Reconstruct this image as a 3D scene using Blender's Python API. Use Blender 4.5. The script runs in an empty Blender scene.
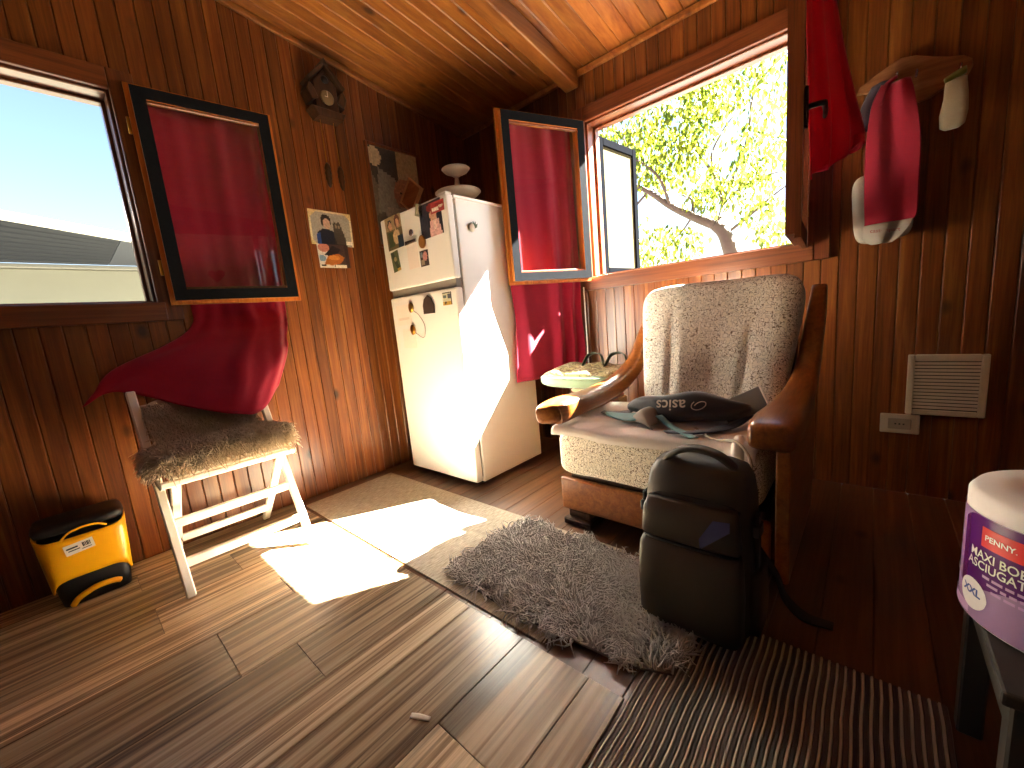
import bpy, bmesh, math, random
import numpy as np
from mathutils import Matrix, Vector, Euler
rnd = random.Random(7)
nr = np.random.default_rng(7)
R = math.radians
scene = bpy.context.scene
COL = scene.collection

# ------------------------------------------------------------------ camera, sky, sun, exposure
def make_camera(yaw=-42.2, pitch=-9.06, roll=-5.35, loc=(0, 0, .85), f=402.):
    y, p, r = R(yaw), R(pitch), R(roll)
    fw = Vector((math.sin(y)*math.cos(p), math.cos(y)*math.cos(p), math.sin(p)))
    rt = Vector((math.cos(y), -math.sin(y), 0)); up = rt.cross(fw)
    r2 = math.cos(r)*rt + math.sin(r)*up; u2 = -math.sin(r)*rt + math.cos(r)*up
    cd = bpy.data.cameras.new('camera'); cd.sensor_width = 36; cd.lens = f/1024*36
    cd.clip_start = .02; cd.clip_end = 300
    o = bpy.data.objects.new('camera', cd); COL.objects.link(o)
    m = Matrix((r2, u2, -fw)).transposed().to_4x4(); m.translation = Vector(loc)
    o.matrix_world = m; scene.camera = o
make_camera()
SUN = Vector((.57, 1.0, .975)).normalized()
w = bpy.data.worlds.new('sky'); scene.world = w; w.use_nodes = True
nt = w.node_tree; bg = nt.nodes['Background']
sky = nt.nodes.new('ShaderNodeTexSky'); sky.sky_type = 'NISHITA'; sky.sun_disc = False
sky.sun_elevation = math.asin(SUN.z); sky.sun_rotation = math.atan2(SUN.x, SUN.y)
sky.air_density = 1.0; sky.dust_density = .6; sky.ozone_density = 1.0
nt.links.new(sky.outputs[0], bg.inputs[0]); bg.inputs[1].default_value = .10
sl = bpy.data.lights.new('sun', 'SUN'); sl.energy = 95; sl.angle = R(.6); sl.color = (1, .95, .83)
so = bpy.data.objects.new('sun', sl); COL.objects.link(so)
so.rotation_euler = SUN.to_track_quat('Z', 'Y').to_euler(); so.location = (4, 8, 8)
vs = scene.view_settings; vs.view_transform = 'Standard'; vs.look = 'None'
vs.gamma = 1; vs.use_curve_mapping = False; vs.exposure = 2.05

# ------------------------------------------------------------------ helpers
def lin(c):
    if isinstance(c, str):
        c = tuple(int(c[i:i+2], 16)/255 for i in (0, 2, 4))
    return tuple(x/12.92 if x <= .04045 else ((x+.055)/1.055)**2.4 for x in c[:3])
def tag(o, label=None, cat=None, group=None, kind=None):
    for k, v in (('label', label), ('category', cat), ('group', group), ('kind', kind)):
        if v: o[k] = v
    return o
def link(o, parent=None):
    COL.objects.link(o)
    if parent is not None:
        o.parent = parent
        o.matrix_parent_inverse = wm(parent).inverted()
    return o
def wm(o):
    m = o.matrix_basis
    if o.parent: m = wm(o.parent) @ o.matrix_parent_inverse @ m
    return m
def empty(name, loc, label, cat, group=None, kind=None):
    o = bpy.data.objects.new(name, None); o.empty_display_size = .05; o.location = loc
    link(o); return tag(o, label, cat, group, kind)
def mesh(name, V, F, mat=None, parent=None, smooth=False, mats=None, mi=None, M=None):
    me = bpy.data.meshes.new(name)
    me.from_pydata([tuple(v) for v in V], [], [tuple(f) for f in F])
    for m in (mats or [mat]):
        if m: me.materials.append(m)
    if mi is not None: me.polygons.foreach_set('material_index', list(mi))
    if smooth: me.polygons.foreach_set('use_smooth', [True]*len(me.polygons))
    me.update()
    o = bpy.data.objects.new(name, me)
    if M is not None: me.transform(M)
    return link(o, parent)
def bm_obj(name, bm, mat, parent=None, smooth=False, M=None):
    me = bpy.data.meshes.new(name); bmesh.ops.recalc_face_normals(bm, faces=bm.faces)
    bm.to_mesh(me); bm.free(); me.materials.append(mat)
    if M is not None: me.transform(M)
    if smooth: me.polygons.foreach_set('use_smooth', [True]*len(me.polygons))
    o = bpy.data.objects.new(name, me)
    return link(o, parent)
def bm_box(bm, x, y, z, bev=0, seg=1):
    r = bmesh.ops.create_cube(bm, size=1)
    vs_ = r['verts']
    for v in vs_:
        v.co = Vector(((x[0]+x[1])/2 + v.co.x*(x[1]-x[0]), (y[0]+y[1])/2 + v.co.y*(y[1]-y[0]), (z[0]+z[1])/2 + v.co.z*(z[1]-z[0])))
    if bev:
        es = list({e for v in vs_ for e in v.link_edges})
        bmesh.ops.bevel(bm, geom=es, offset=bev, segments=seg, profile=.5, affect='EDGES')
def box(name, x, y, z, mat, parent=None, bev=.003, seg=1, M=None, smooth=False):
    bm = bmesh.new(); bm_box(bm, x, y, z, bev, seg)
    return bm_obj(name, bm, mat, parent, smooth, M)
def boxes(name, lst, mat, parent=None, bev=.003, M=None):
    bm = bmesh.new()
    for x, y, z in lst: bm_box(bm, x, y, z, bev)
    return bm_obj(name, bm, mat, parent, False, M)
def beam(name, a, b, wd, hd, mat, parent=None, bev=.003, up=(0, 0, 1), seg=1):
    """box section from point a to point b, wd wide (sideways) and hd high"""
    a, b = Vector(a), Vector(b); z = (b-a).normalized(); up = Vector(up)
    x = up.cross(z)
    if x.length < 1e-4: x = Vector((1, 0, 0)).cross(z)
    x.normalize(); y = z.cross(x)
    M = Matrix((x, y, z)).transposed().to_4x4(); M.translation = a
    return box(name, (-wd/2, wd/2), (-hd/2, hd/2), (0, (b-a).length), mat, parent, bev, seg, M)
def tube_geo(path, rad, n=8, caps=True):
    P = [Vector(p) for p in path]; V = []; F = []
    if not hasattr(rad, '__len__'): rad = [rad]*len(P)
    ref = None
    for i, p in enumerate(P):
        t = (P[min(i+1, len(P)-1)] - P[max(i-1, 0)]).normalized()
        if ref is None:
            ref = t.orthogonal().normalized()
        ref = (ref - t*ref.dot(t)).normalized(); q = t.cross(ref)
        for k in range(n):
            a = 2*math.pi*k/n
            V.append(p + (ref*math.cos(a) + q*math.sin(a))*rad[i])
    for i in range(len(P)-1):
        for k in range(n):
            F.append((i*n+k, i*n+(k+1) % n, (i+1)*n+(k+1) % n, (i+1)*n+k))
    if caps:
        F.append(tuple(range(n-1, -1, -1))); F.append(tuple((len(P)-1)*n+k for k in range(n)))
    return V, F
def tube(name, path, rad, mat, parent=None, n=8):
    V, F = tube_geo(path, rad, n)
    return mesh(name, V, F, mat, parent, True)
def cr(P, n):
    """Catmull-Rom through points, n samples a span"""
    P = [np.array(p, float) for p in P]; Q = [2*P[0]-P[1]] + P + [2*P[-1]-P[-2]]; out = []
    for i in range(1, len(Q)-2):
        for k in range(n):
            t = k/n; a, b, c, d = Q[i-1:i+3]
            out.append(.5*((2*b)+(-a+c)*t+(2*a-5*b+4*c-d)*t*t+(-a+3*b-3*c+d)*t**3))
    out.append(P[-1]); return out
def lathe(name, prof, mat, parent=None, loc=(0, 0, 0), n=28, M=None):
    V = []; F = []
    for r, z in prof:
        for k in range(n):
            a = 2*math.pi*k/n; V.append((loc[0]+r*math.cos(a), loc[1]+r*math.sin(a), loc[2]+z))
    m = len(prof)
    for i in range(m-1):
        for k in range(n): F.append((i*n+k, i*n+(k+1) % n, (i+1)*n+(k+1) % n, (i+1)*n+k))
    F.append(tuple(range(n-1, -1, -1))); F.append(tuple((m-1)*n+k for k in range(n)))
    return mesh(name, V, F, mat, parent, True, M=M)
def prism(name, poly, d, mat, parent=None, M=None, bev=0, seg=1, smooth=False):
    """polygon in local xy extruded along local z from 0 to d"""
    bm = bmesh.new(); vs_ = [bm.verts.new((p[0], p[1], 0)) for p in poly]
    f = bm.faces.new(vs_); r = bmesh.ops.extrude_face_region(bm, geom=[f])
    for v in r['geom']:
        if isinstance(v, bmesh.types.BMVert): v.co.z += d
    if bev: bmesh.ops.bevel(bm, geom=[e for e in bm.edges if e.calc_face_angle(0) > .6], offset=bev, segments=seg, affect='EDGES')
    return bm_obj(name, bm, mat, parent, smooth, M)
def frameM(o, x, y, z):
    M = Matrix((Vector(x), Vector(y), Vector(z))).transposed().to_4x4(); M.translation = Vector(o); return M
def pillow_geo(h, e1=.35, e2=.35, nu=20, nv=40):
    V = []; F = []
    sp = lambda c, e: math.copysign(abs(c)**e, c)
    for i in range(nu+1):
        a = -math.pi/2 + math.pi*i/nu
        for k in range(nv):
            b = 2*math.pi*k/nv
            V.append((h[0]*sp(math.cos(a), e1)*sp(math.cos(b), e2), h[1]*sp(math.cos(a), e1)*sp(math.sin(b), e2), h[2]*sp(math.sin(a), e1)))
    for i in range(nu):
        for k in range(nv): F.append((i*nv+k, i*nv+(k+1) % nv, (i+1)*nv+(k+1) % nv, (i+1)*nv+k))
    return np.array(V), F
def loft(name, rings, mat, parent=None, n=32, e=.4, M=None):
    """rings: (cx, cy, z, hx, hy); superellipse sections stacked along z"""
    V = []; F = []; sp = lambda c: math.copysign(abs(c)**e, c)
    for cx, cy, z, hx, hy in rings:
        for k in range(n):
            a = 2*math.pi*k/n; V.append((cx+hx*sp(math.cos(a)), cy+hy*sp(math.sin(a)), z))
    for i in range(len(rings)-1):
        for k in range(n): F.append((i*n+k, i*n+(k+1) % n, (i+1)*n+(k+1) % n, (i+1)*n+k))
    F.append(tuple(range(n-1, -1, -1))); F.append(tuple((len(rings)-1)*n+k for k in range(n)))
    return mesh(name, V, F, mat, parent, True, M=M)
def sheet(name, rows, mat, parent=None, nu=8, nv=6, thick=.003, fold=None):
    """cloth through rows of 3-D points (Catmull-Rom both ways); fold(u, v) -> offset vector"""
    A = [cr(r, nu) for r in rows]; m = len(A[0])
    Cc = [cr([A[i][j] for i in range(len(A))], nv) for j in range(m)]
    k = len(Cc[0]); V = []; F = []
    for i in range(k):
        for j in range(m):
            p = np.array(Cc[j][i])
            if fold: p = p + np.array(fold(j/(m-1), i/(k-1)))
            V.append(p)
    for i in range(k-1):
        for j in range(m-1): F.append((i*m+j, i*m+j+1, (i+1)*m+j+1, (i+1)*m+j))
    o = mesh(name, V, F, mat, parent, True)
    s = o.modifiers.new('thickness', 'SOLIDIFY'); s.thickness = thick; s.offset = 0
    return o
def tufts(name, P, D, length, rad, mat, parent=None, droop=.5, seg=3, spread=.5):
    """many tapered, drooping strands of pile as one mesh"""
    n = len(P); P = np.asarray(P, float); D = np.asarray(D, float)
    D = D + nr.normal(0, spread, D.shape); D /= np.linalg.norm(D, axis=1)[:, None]
    L = length*nr.uniform(.7, 1.25, n)[:, None]
    side = np.cross(D, nr.normal(0, 1, D.shape)); side /= np.linalg.norm(side, axis=1)[:, None]
    s2 = np.cross(D, side); rings = []
    for i in range(seg+1):
        t = i/seg; c = P + D*L*t + np.array([0, 0, -1])*L*droop*t*t + side*L*.18*math.sin(t*4)
        r = rad*(1-.75*t)
        for k in range(3):
            a = 2*math.pi*k/3; rings.append(c + (side*math.cos(a)+s2*math.sin(a))*r)
    V = np.stack(rings, 1).reshape(-1, 3); nv = (seg+1)*3; base = []
    for i in range(seg):
        for k in range(3): base.append((i*3+k, i*3+(k+1) % 3, i*3+3+(k+1) % 3, i*3+3+k))
    base = np.array(base); Fs = (base[None] + (np.arange(n)*nv)[:, None, None]).reshape(-1, 4)
    me = bpy.data.meshes.new(name)
    me.vertices.add(len(V)); me.vertices.foreach_set('co', V.ravel())
    me.loops.add(len(Fs)*4); me.loops.foreach_set('vertex_index', Fs.ravel())
    me.polygons.add(len(Fs)); me.polygons.foreach_set('loop_start', np.arange(len(Fs))*4)
    me.polygons.foreach_set('use_smooth', np.ones(len(Fs), bool))
    me.update(calc_edges=True); me.validate(); me.materials.append(mat)
    o = bpy.data.objects.new(name, me); link(o, parent); o['kind'] = 'stuff'; return o
def text(name, s, size, fn, mat, parent=None, depth=0, bold=0):
    cu = bpy.data.curves.new(name, 'FONT'); cu.body = s; cu.size = size; cu.align_x = 'CENTER'; cu.align_y = 'CENTER'
    cu.offset = bold; cu.resolution_u = 3
    o = bpy.data.objects.new(name, cu); COL.objects.link(o)
    bpy.context.view_layer.update()
    me = bpy.data.meshes.new_from_object(o.evaluated_get(bpy.context.evaluated_depsgraph_get()))
    bpy.data.objects.remove(o); bpy.data.curves.remove(cu)
    bm = bmesh.new(); bm.from_mesh(me); bmesh.ops.triangulate(bm, faces=bm.faces)
    bmesh.ops.subdivide_edges(bm, edges=[e for e in bm.edges if e.calc_length() > size*.4], cuts=1)
    for v in bm.verts: v.co = Vector(fn(v.co.x, v.co.y))
    bm.to_mesh(me); bm.free(); me.materials.clear(); me.materials.append(mat); me.name = name
    o = bpy.data.objects.new(name, me); return link(o, parent)

# ------------------------------------------------------------------ materials
MATS = {}
def new_mat(name):
    m = bpy.data.materials.new(name); m.use_nodes = True; t = m.node_tree
    MATS[name] = m; return m, t, t.nodes['Principled BSDF']
def node(t, typ, **k):
    n = t.nodes.new(typ)
    for a, b in k.items():
        if a in n.inputs: n.inputs[a].default_value = b
        else: setattr(n, a, b)
    return n
def ramp(t, fac, stops, interp='LINEAR'):
    r = t.nodes.new('ShaderNodeValToRGB'); r.color_ramp.interpolation = interp
    e = r.color_ramp.elements
    while len(e) < len(stops): e.new(.5)
    for i, (p, c) in enumerate(stops):
        e[i].position = p; e[i].color = (*(lin(c) if not isinstance(c, float) else (c, c, c)), 1)
    t.links.new(fac, r.inputs[0]); return r.outputs[0]
def mixc(t, fac, a, b, mode='MIX'):
    m = t.nodes.new('ShaderNodeMix'); m.data_type = 'RGBA'; m.blend_type = mode
    for s, v in ((m.inputs['Factor'], fac), (m.inputs['A'], a), (m.inputs['B'], b)):
        if isinstance(v, (int, float)): s.default_value = v
        elif isinstance(v, tuple): s.default_value = (*v[:3], 1)
        else: t.links.new(v, s)
    return m.outputs['Result']
def coords(t, scale, rand=True, src='pos'):
    if src == 'pos': v = t.nodes.new('ShaderNodeNewGeometry').outputs['Position']
    else: v = t.nodes.new('ShaderNodeTexCoord').outputs['Object']
    if rand:
        oi = t.nodes.new('ShaderNodeObjectInfo')
        mu = node(t, 'ShaderNodeVectorMath', operation='SCALE'); mu.inputs[0].default_value = (17.3, 29.1, 11.7)
        t.links.new(oi.outputs['Random'], mu.inputs['Scale'])
        ad = node(t, 'ShaderNodeVectorMath', operation='ADD'); t.links.new(v, ad.inputs[0]); t.links.new(mu.outputs[0], ad.inputs[1]); v = ad.outputs[0]
    mp = t.nodes.new('ShaderNodeVectorMath'); mp.operation = 'MULTIPLY'; mp.inputs[1].default_value = scale
    t.links.new(v, mp.inputs[0]); return mp.outputs[0]
def noise(t, vec, scale=1, detail=4, rough=.6, dist=0):
    n = t.nodes.new('ShaderNodeTexNoise'); n.inputs['Scale'].default_value = scale; n.inputs['Detail'].default_value = detail
    n.inputs['Roughness'].default_value = rough; n.inputs['Distortion'].default_value = dist
    t.links.new(vec, n.inputs['Vector']); return n.outputs['Fac']
def bump(t, h, b, strength=.3, dist=.002):
    n = t.nodes.new('ShaderNodeBump'); n.inputs['Strength'].default_value = strength; n.inputs['Distance'].default_value = dist
    t.links.new(h, n.inputs['Height']); t.links.new(n.outputs[0], b.inputs['Normal'])
def wood(name, dark, mid, light, axis=2, rough=.35, knots=True, across=38, along=1.6, coat=.25, vary=.35):
    m, t, b = new_mat(name)
    sc = [across]*3; sc[axis] = along
    v = coords(t, tuple(sc)); g = noise(t, v, 1, 5, .62, .6)
    c = ramp(t, g, [(.28, dark), (.5, mid), (.72, light)])
    sc2 = [across*4]*3; sc2[axis] = along*3
    g2 = noise(t, coords(t, tuple(sc2)), 1, 3, .6)
    c = mixc(t, .25, c, ramp(t, g2, [(.3, dark), (.7, light)]))
    if knots:
        sk = [5.5]*3; sk[axis] = 3.2
        vo = t.nodes.new('ShaderNodeTexVoronoi'); vo.inputs['Scale'].default_value = 1
        t.links.new(coords(t, tuple(sk)), vo.inputs['Vector'])
        k = ramp(t, vo.outputs['Distance'], [(.05, 1.), (.13, 0.)])
        c = mixc(t, k, c, mixc(t, .55, lin(dark), (.01, .004, .002)))
    oi = t.nodes.new('ShaderNodeObjectInfo')
    mr = node(t, 'ShaderNodeMapRange'); mr.inputs['To Min'].default_value = 1-vary; mr.inputs['To Max'].default_value = 1+vary*.5
    t.links.new(oi.outputs['Random'], mr.inputs['Value'])
    hs = t.nodes.new('ShaderNodeHueSaturation'); t.links.new(mr.outputs[0], hs.inputs['Value']); t.links.new(c, hs.inputs['Color'])
    t.links.new(hs.outputs[0], b.inputs['Base Color'])
    b.inputs['Roughness'].default_value = rough; b.inputs['Coat Weight'].default_value = coat; b.inputs['Coat Roughness'].default_value = .25
    bump(t, g, b, .15, .001); return m
def plain(name, col, rough=.5, metal=0, var=.12, scale=30, bmp=.0, coat=0, sheen=0, spec=.5):
    m, t, b = new_mat(name); c = lin(col)
    n = noise(t, coords(t, (1, 1, 1), False, 'obj'), scale, 4)
    cc = mixc(t, n, tuple(x*(1-var) for x in c), tuple(min(1, x*(1+var)) for x in c))
    t.links.new(cc, b.inputs['Base Color']); b.inputs['Roughness'].default_value = rough; b.inputs['Metallic'].default_value = metal
    b.inputs['Coat Weight'].default_value = coat; b.inputs['Sheen Weight'].default_value = sheen; b.inputs['Specular IOR Level'].default_value = spec
    if bmp: bump(t, n, b, bmp, .002)
    return m
def fabric(name, col, var=.2, weave=900, trans=0., rough=.9, sheen=.3):
    m, t, b = new_mat(name); c = lin(col); v = coords(t, (1, 1, 1), False, 'obj')
    n = noise(t, v, 12, 5); f = noise(t, v, weave, 2)
    cc = mixc(t, n, tuple(x*(1-var) for x in c), tuple(min(1, x*(1+var)) for x in c))
    cc = mixc(t, .2, cc, mixc(t, f, (0, 0, 0), cc))
    t.links.new(cc, b.inputs['Base Color']); b.inputs['Roughness'].default_value = rough; b.inputs['Sheen Weight'].default_value = sheen
    bump(t, f, b, .25, .001)
    if trans:
        tr = t.nodes.new('ShaderNodeBsdfTranslucent'); t.links.new(cc, tr.inputs[0]); mx = t.nodes.new('ShaderNodeMixShader'); mx.inputs[0].default_value = trans
        t.links.new(b.outputs[0], mx.inputs[1]); t.links.new(tr.outputs[0], mx.inputs[2])
        t.links.new(mx.outputs[0], t.nodes['Material Output'].inputs[0])
    return m
def glass_mat(name, tint=(.93, .95, .95)):
    m, t, b = new_mat(name); t.nodes.remove(b)
    tr = t.nodes.new('ShaderNodeBsdfTransparent'); tr.inputs[0].default_value = (*tint, 1)
    gl = t.nodes.new('ShaderNodeBsdfGlossy'); gl.inputs['Roughness'].default_value = .01
    fr = t.nodes.new('ShaderNodeFresnel'); fr.inputs[0].default_value = 1.75
    mx = t.nodes.new('ShaderNodeMixShader')
    ge = t.nodes.new('ShaderNodeNewGeometry'); iv = node(t, 'ShaderNodeMath', operation='SUBTRACT'); iv.inputs[0].default_value = 1; t.links.new(ge.outputs['Backfacing'], iv.inputs[1])
    mu = node(t, 'ShaderNodeMath', operation='MULTIPLY'); t.links.new(fr.outputs[0], mu.inputs[0]); t.links.new(iv.outputs[0], mu.inputs[1])   # reflect once, at the outer face of the pane
    t.links.new(mu.outputs[0], mx.inputs[0]); t.links.new(tr.outputs[0], mx.inputs[1]); t.links.new(gl.outputs[0], mx.inputs[2])
    t.links.new(mx.outputs[0], t.nodes['Material Output'].inputs[0]); return m
def print_mat():
    m, t, b = new_mat('printed photo'); a = t.nodes.new('ShaderNodeAttribute'); a.attribute_name = 'ink'
    t.links.new(a.outputs['Color'], b.inputs['Base Color']); b.inputs['Roughness'].default_value = .35; return m

W_WALL = wood('varnished pine wall', '441a0a', '743a16', '9c642c', 2, .32)
W_CEIL = wood('varnished pine ceiling', '6c3210', '985a22', 'b87c3a', 1, .38, True, 22, 1.2)
W_TRIM = wood('red brown window wood', '401b0b', '6c351a', '88512a', 2, .35, False, 60, 2, .3, .1)
W_TRIMX = wood('red brown rail wood', '401b0b', '6c351a', '88512a', 0, .35, False, 60, 2, .3, .1)
W_TRIMY = wood('red brown rail wood lengthwise', '401b0b', '6c351a', '88512a', 1, .35, False, 60, 2, .3, .1)
W_FLOOR = wood('worn brown floor', '3a2010', '5e3a1e', '7a5230', 1, .45, True, 30, 1.2, .15, .3)
W_BACK = plain('wall backing', '3a2010', .8)
W_ARM = wood('polished armchair wood', '6a3410', '93521e', 'ab6a30', 1, .28, False, 40, 3, .5, .1)
W_RACK = wood('pale carved wood', '7a4a2a', 'a06a40', 'b8845a', 0, .6, False, 40, 4, 0, .1)
W_DARK = wood('dark carved wood', '1c0e06', '38200f', '54331a', 2, .5, False, 60, 6, .1, .1)
W_LIP = wood('orange pine sash', '8a4212', 'b86a26', 'd08a40', 2, .4, False, 60, 2, .2, .1)
M_SASH = plain('weathered dark sash paint', '191b1f', .85, 0, .35, 60, .2, 0, 0, .03)
M_GLASS = glass_mat('window glass')
M_CURT = fabric('crimson curtain cloth', 'c21a42', .15, 900, .45)
M_CREAM = fabric('cream curtain cloth', 'e0d2b8', .1, 900, .12)
M_HEART = fabric('red applique', 'b01226')
M_LACE = plain('pale pink applique', 'e89ab4', .7)
M_WHITE = plain('white enamel', 'efece4', .28, 0, .02, 8, 0, .2)
M_SEAL = plain('grey door gasket', '8b857c', .6)
M_CHAIRW = plain('white painted wood', 'ece6da', .4, 0, .06, 20, .05)
M_PLAST = plain('ivory plastic', 'cfc6b4', .45, 0, .06)
M_BLACKP = plain('black plastic', '17171a', .45)
M_YEL = plain('yellow plastic', 'fab20a', .35, 0, .05, 6)
M_PAPER = plain('white paper', 'f2ede2', .7, 0, .03)
M_CHROME = plain('chrome', 'c8c8c8', .25, 1)
M_BRASS = plain('brass', 'b58a3a', .35, 1)
M_PORC = plain('cream porcelain', 'd9cdb8', .3, 0, .03)
M_PRINT = print_mat()
M_BLACKINK = plain('black ink', '1a1a20', .6)
def prn(w, h, base, shapes, nx=30, ny=30, noise_amt=.06, seed=1):
    """flat print: colour for each little face from a list of painted shapes; returns V, F, colours (local x right, y up)"""
    q = random.Random(seed); V = []; F = []; C = []
    for j in range(ny+1):
        for i in range(nx+1): V.append((w*(i/nx-.5), h*(j/ny-.5), 0))
    for j in range(ny):
        for i in range(nx):
            F.append((j*(nx+1)+i, j*(nx+1)+i+1, (j+1)*(nx+1)+i+1, (j+1)*(nx+1)+i))
            u, v = (i+.5)/nx, (j+.5)/ny; c = base
            for s in shapes:
                k = s[0]
                if k == 'e' and ((u-s[1])/s[3])**2 + ((v-s[2])/s[4])**2 < 1: c = s[5]
                elif k == 'r' and s[1] < u < s[3] and s[2] < v < s[4]: c = s[5]
                elif k == 'p':
                    ins = False; pts = s[1]; a = len(pts)-1
                    for b_ in range(len(pts)):
                        if (pts[b_][1] > v) != (pts[a][1] > v) and u < (pts[a][0]-pts[b_][0])*(v-pts[b_][1])/(pts[a][1]-pts[b_][1])+pts[b_][0]: ins = not ins
                        a = b_
                    if ins: c = s[2]
            l = lin(c); d = 1+q.uniform(-noise_amt, noise_amt)*3; C.append(tuple(min(1, x*d) for x in l))
    return V, F, C
def print_obj(name, w, h, base, shapes, M, parent=None, nx=30, ny=30, seed=1, thick=.0012):
    V, F, C = prn(w, h, base, shapes, nx, ny, .004 if seed in (9, 10, 11) else .06, seed)
    o = mesh(name, V, F, M_PRINT, parent, M=M)
    ca = o.data.color_attributes.new('ink', 'FLOAT_COLOR', 'CORNER')
    arr = np.ones((len(F)*4, 4), np.float32); arr[:, :3] = np.repeat(np.array(C), 4, 0); ca.data.foreach_set('color', arr.ravel())
    s = o.modifiers.new('card', 'SOLIDIFY'); s.thickness = thick; s.offset = -1
    return o
def leopard():
    m, t, b = new_mat('leopard print fabric'); v = coords(t, (1, 1, 1), False, 'obj')
    n = noise(t, v, 80, 1.5, .5, .3)
    c = ramp(t, n, [(0, 'f2ead8'), (.445, '6e5a40'), (.487, 'f6f0e2'), (.615, '7a664a'), (.65, 'f0e8d6')], 'CONSTANT')
    t.links.new(c, b.inputs['Base Color']); b.inputs['Roughness'].default_value = .9; b.inputs['Sheen Weight'].default_value = .2
    bump(t, noise(t, v, 500, 2), b, .2, .001); return m
M_LEO = leopard()
def vinyl():
    m, t, b = new_mat('striped plank vinyl'); 
    g = noise(t, coords(t, (19, .3, 1)), 1, 2, .55); f = noise(t, coords(t, (150, 4, 1)), 1, 4, .65)
    c = ramp(t, g, [(.36, '35220f'), (.40, '6a4e34'), (.44, '8e7254'), (.475, 'd2b894'), (.535, 'e6d2b2'), (.555, 'a88a68'), (.60, '4a3420'), (.635, 'd4bc9a'), (.70, '7a5e42')])
    c2 = ramp(t, f, [(.34, '44321f'), (.50, 'b89e80'), (.66, 'ead8bc')])
    c = mixc(t, .33, c, c2)
    oi = t.nodes.new('ShaderNodeObjectInfo'); mr = node(t, 'ShaderNodeMapRange'); mr.inputs['To Min'].default_value = .55; mr.inputs['To Max'].default_value = 1.25
    t.links.new(oi.outputs['Random'], mr.inputs['Value']); hs = t.nodes.new('ShaderNodeHueSaturation')
    t.links.new(mr.outputs[0], hs.inputs['Value']); t.links.new(c, hs.inputs['Color']); t.links.new(hs.outputs[0], b.inputs['Base Color'])
    b.inputs['Roughness'].default_value = .33; bump(t, f, b, .15, .001); return m
M_VINYL = vinyl()

# ------------------------------------------------------------------ room shell
XA, YB, XR, YF = -2.238, 2.195, 1.7, -2.0
def zc(y): return 2.508 - .150*y
def plank_mesh(name, w, d=.014, ch=.004, mat=None):
    h = w/2
    prof = [(-h, 0), (-h, d-ch), (-h+ch, d), (h-ch, d), (h, d-ch), (h, 0)]
    V = [(x, y, z) for z in (0, 1) for x, y in prof]
    F = [(i, (i+1) % 6, 6+(i+1) % 6, 6+i) for i in range(6)] + [(5, 4, 3, 2, 1, 0), (6, 7, 8, 9, 10, 11)]
    me = bpy.data.meshes.new(name); me.from_pydata(V, [], F); me.materials.append(mat); me.update(); return me
def board(me, parent, o, ax, ay, az, L, name='board'):
    ob = bpy.data.objects.new(name, me); COL.objects.link(ob)
    ob.matrix_basis = frameM(o, ax, ay, Vector(az)*L); ob.parent = parent
    return ob
def wall(name, u0, u1, toW, inward, across, ztop, hole, pw, label, first=None, wm_=None):
    """toW(u) -> (x, y) of the room face; inward, across: unit vectors; hole: (ua, ub, za, zb) or None"""
    iv, av = Vector(inward), Vector(across); bk = -iv*.016; th = -iv*.10
    bm = bmesh.new(); segs = []
    if hole:
        ua, ub, za, zb = hole; segs = [(u0, ua, 0, None), (ub, u1, 0, None), (ua, ub, 0, za), (ua, ub, zb, None)]
    else: segs = [(u0, u1, 0, None)]
    for a, b_, z0, z1 in segs:
        P = []
        for off in (bk, th):
            for u, z in ((a, z0), (b_, z0), (b_, z1 if z1 is not None else ztop(b_)+.15), (a, z1 if z1 is not None else ztop(a)+.15)):
                x, y = toW(u); P.append(bm.verts.new((x+off.x, y+off.y, z)))
        for f in ((0, 1, 2, 3), (7, 6, 5, 4), (0, 4, 5, 1), (1, 5, 6, 2), (2, 6, 7, 3), (3, 7, 4, 0)): bm.faces.new([P[i] for i in f])
    wl = bm_obj(name, bm, W_BACK); tag(wl, label, 'wall', None, 'structure')
    me = plank_mesh('wall_board', pw-.0006, .014, .0035, wm_ or W_WALL)
    u = (first if first is not None else u0)
    while u < u1-.005:
        mid = u+pw/2; zt = min(ztop(u), ztop(u+pw)); x, y = toW(mid); o = Vector((x, y, 0)) - iv*.0145
        if hole and u+pw > hole[0]+.002 and u < hole[1]-.002:
            board(me, wl, o, av, iv, (0, 0, 1), hole[2], 'board')
            board(me, wl, o+Vector((0, 0, hole[3])), av, iv, (0, 0, 1), zt-hole[3], 'board')
        else: board(me, wl, o, av, iv, (0, 0, 1), zt, 'board')
        u += pw
    return wl
HB = (-1.262, -.205, 1.045, 1.915)      # back window hole in x, z
HA = (-.72, .325, 1.045, 1.875)         # left window hole in y, z
wall('wall_left', YF, YB, lambda u: (XA, u), (1, 0, 0), (0, -1, 0), zc, HA, .0597, 'left wall of varnished vertical pine boards behind the folding chair', YF)
wall('wall_back', XA, XR, lambda u: (u, YB), (0, -1, 0), (-1, 0, 0), lambda u: zc(YB), HB, .0597, 'back wall of varnished vertical pine boards behind the armchair', XA-.021)
HR = (.62, 1.32, 1.25, 2.05)
wall('wall_right', YF, YB, lambda u: (XR, u), (-1, 0, 0), (0, 1, 0), zc, HR, .1, 'right wall of darkened boards out of the picture', None, W_DARK)  # unseen wall, its boards made dark to cut bounced light
wall('wall_front', XA, XR, lambda u: (u, YF), (0, 1, 0), (1, 0, 0), lambda u: zc(YF), None, .1, 'wall of darkened boards behind the camera', None, W_DARK)  # unseen as well, dark tone lowers the fill from behind
fl = box('floor', (XA-.1, XR+.1), (YF-.1, YB+.1), (-.12, -.0165), W_BACK, None, 0); tag(fl, 'dark brown wooden board floor', 'floor', None, 'structure')
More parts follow.
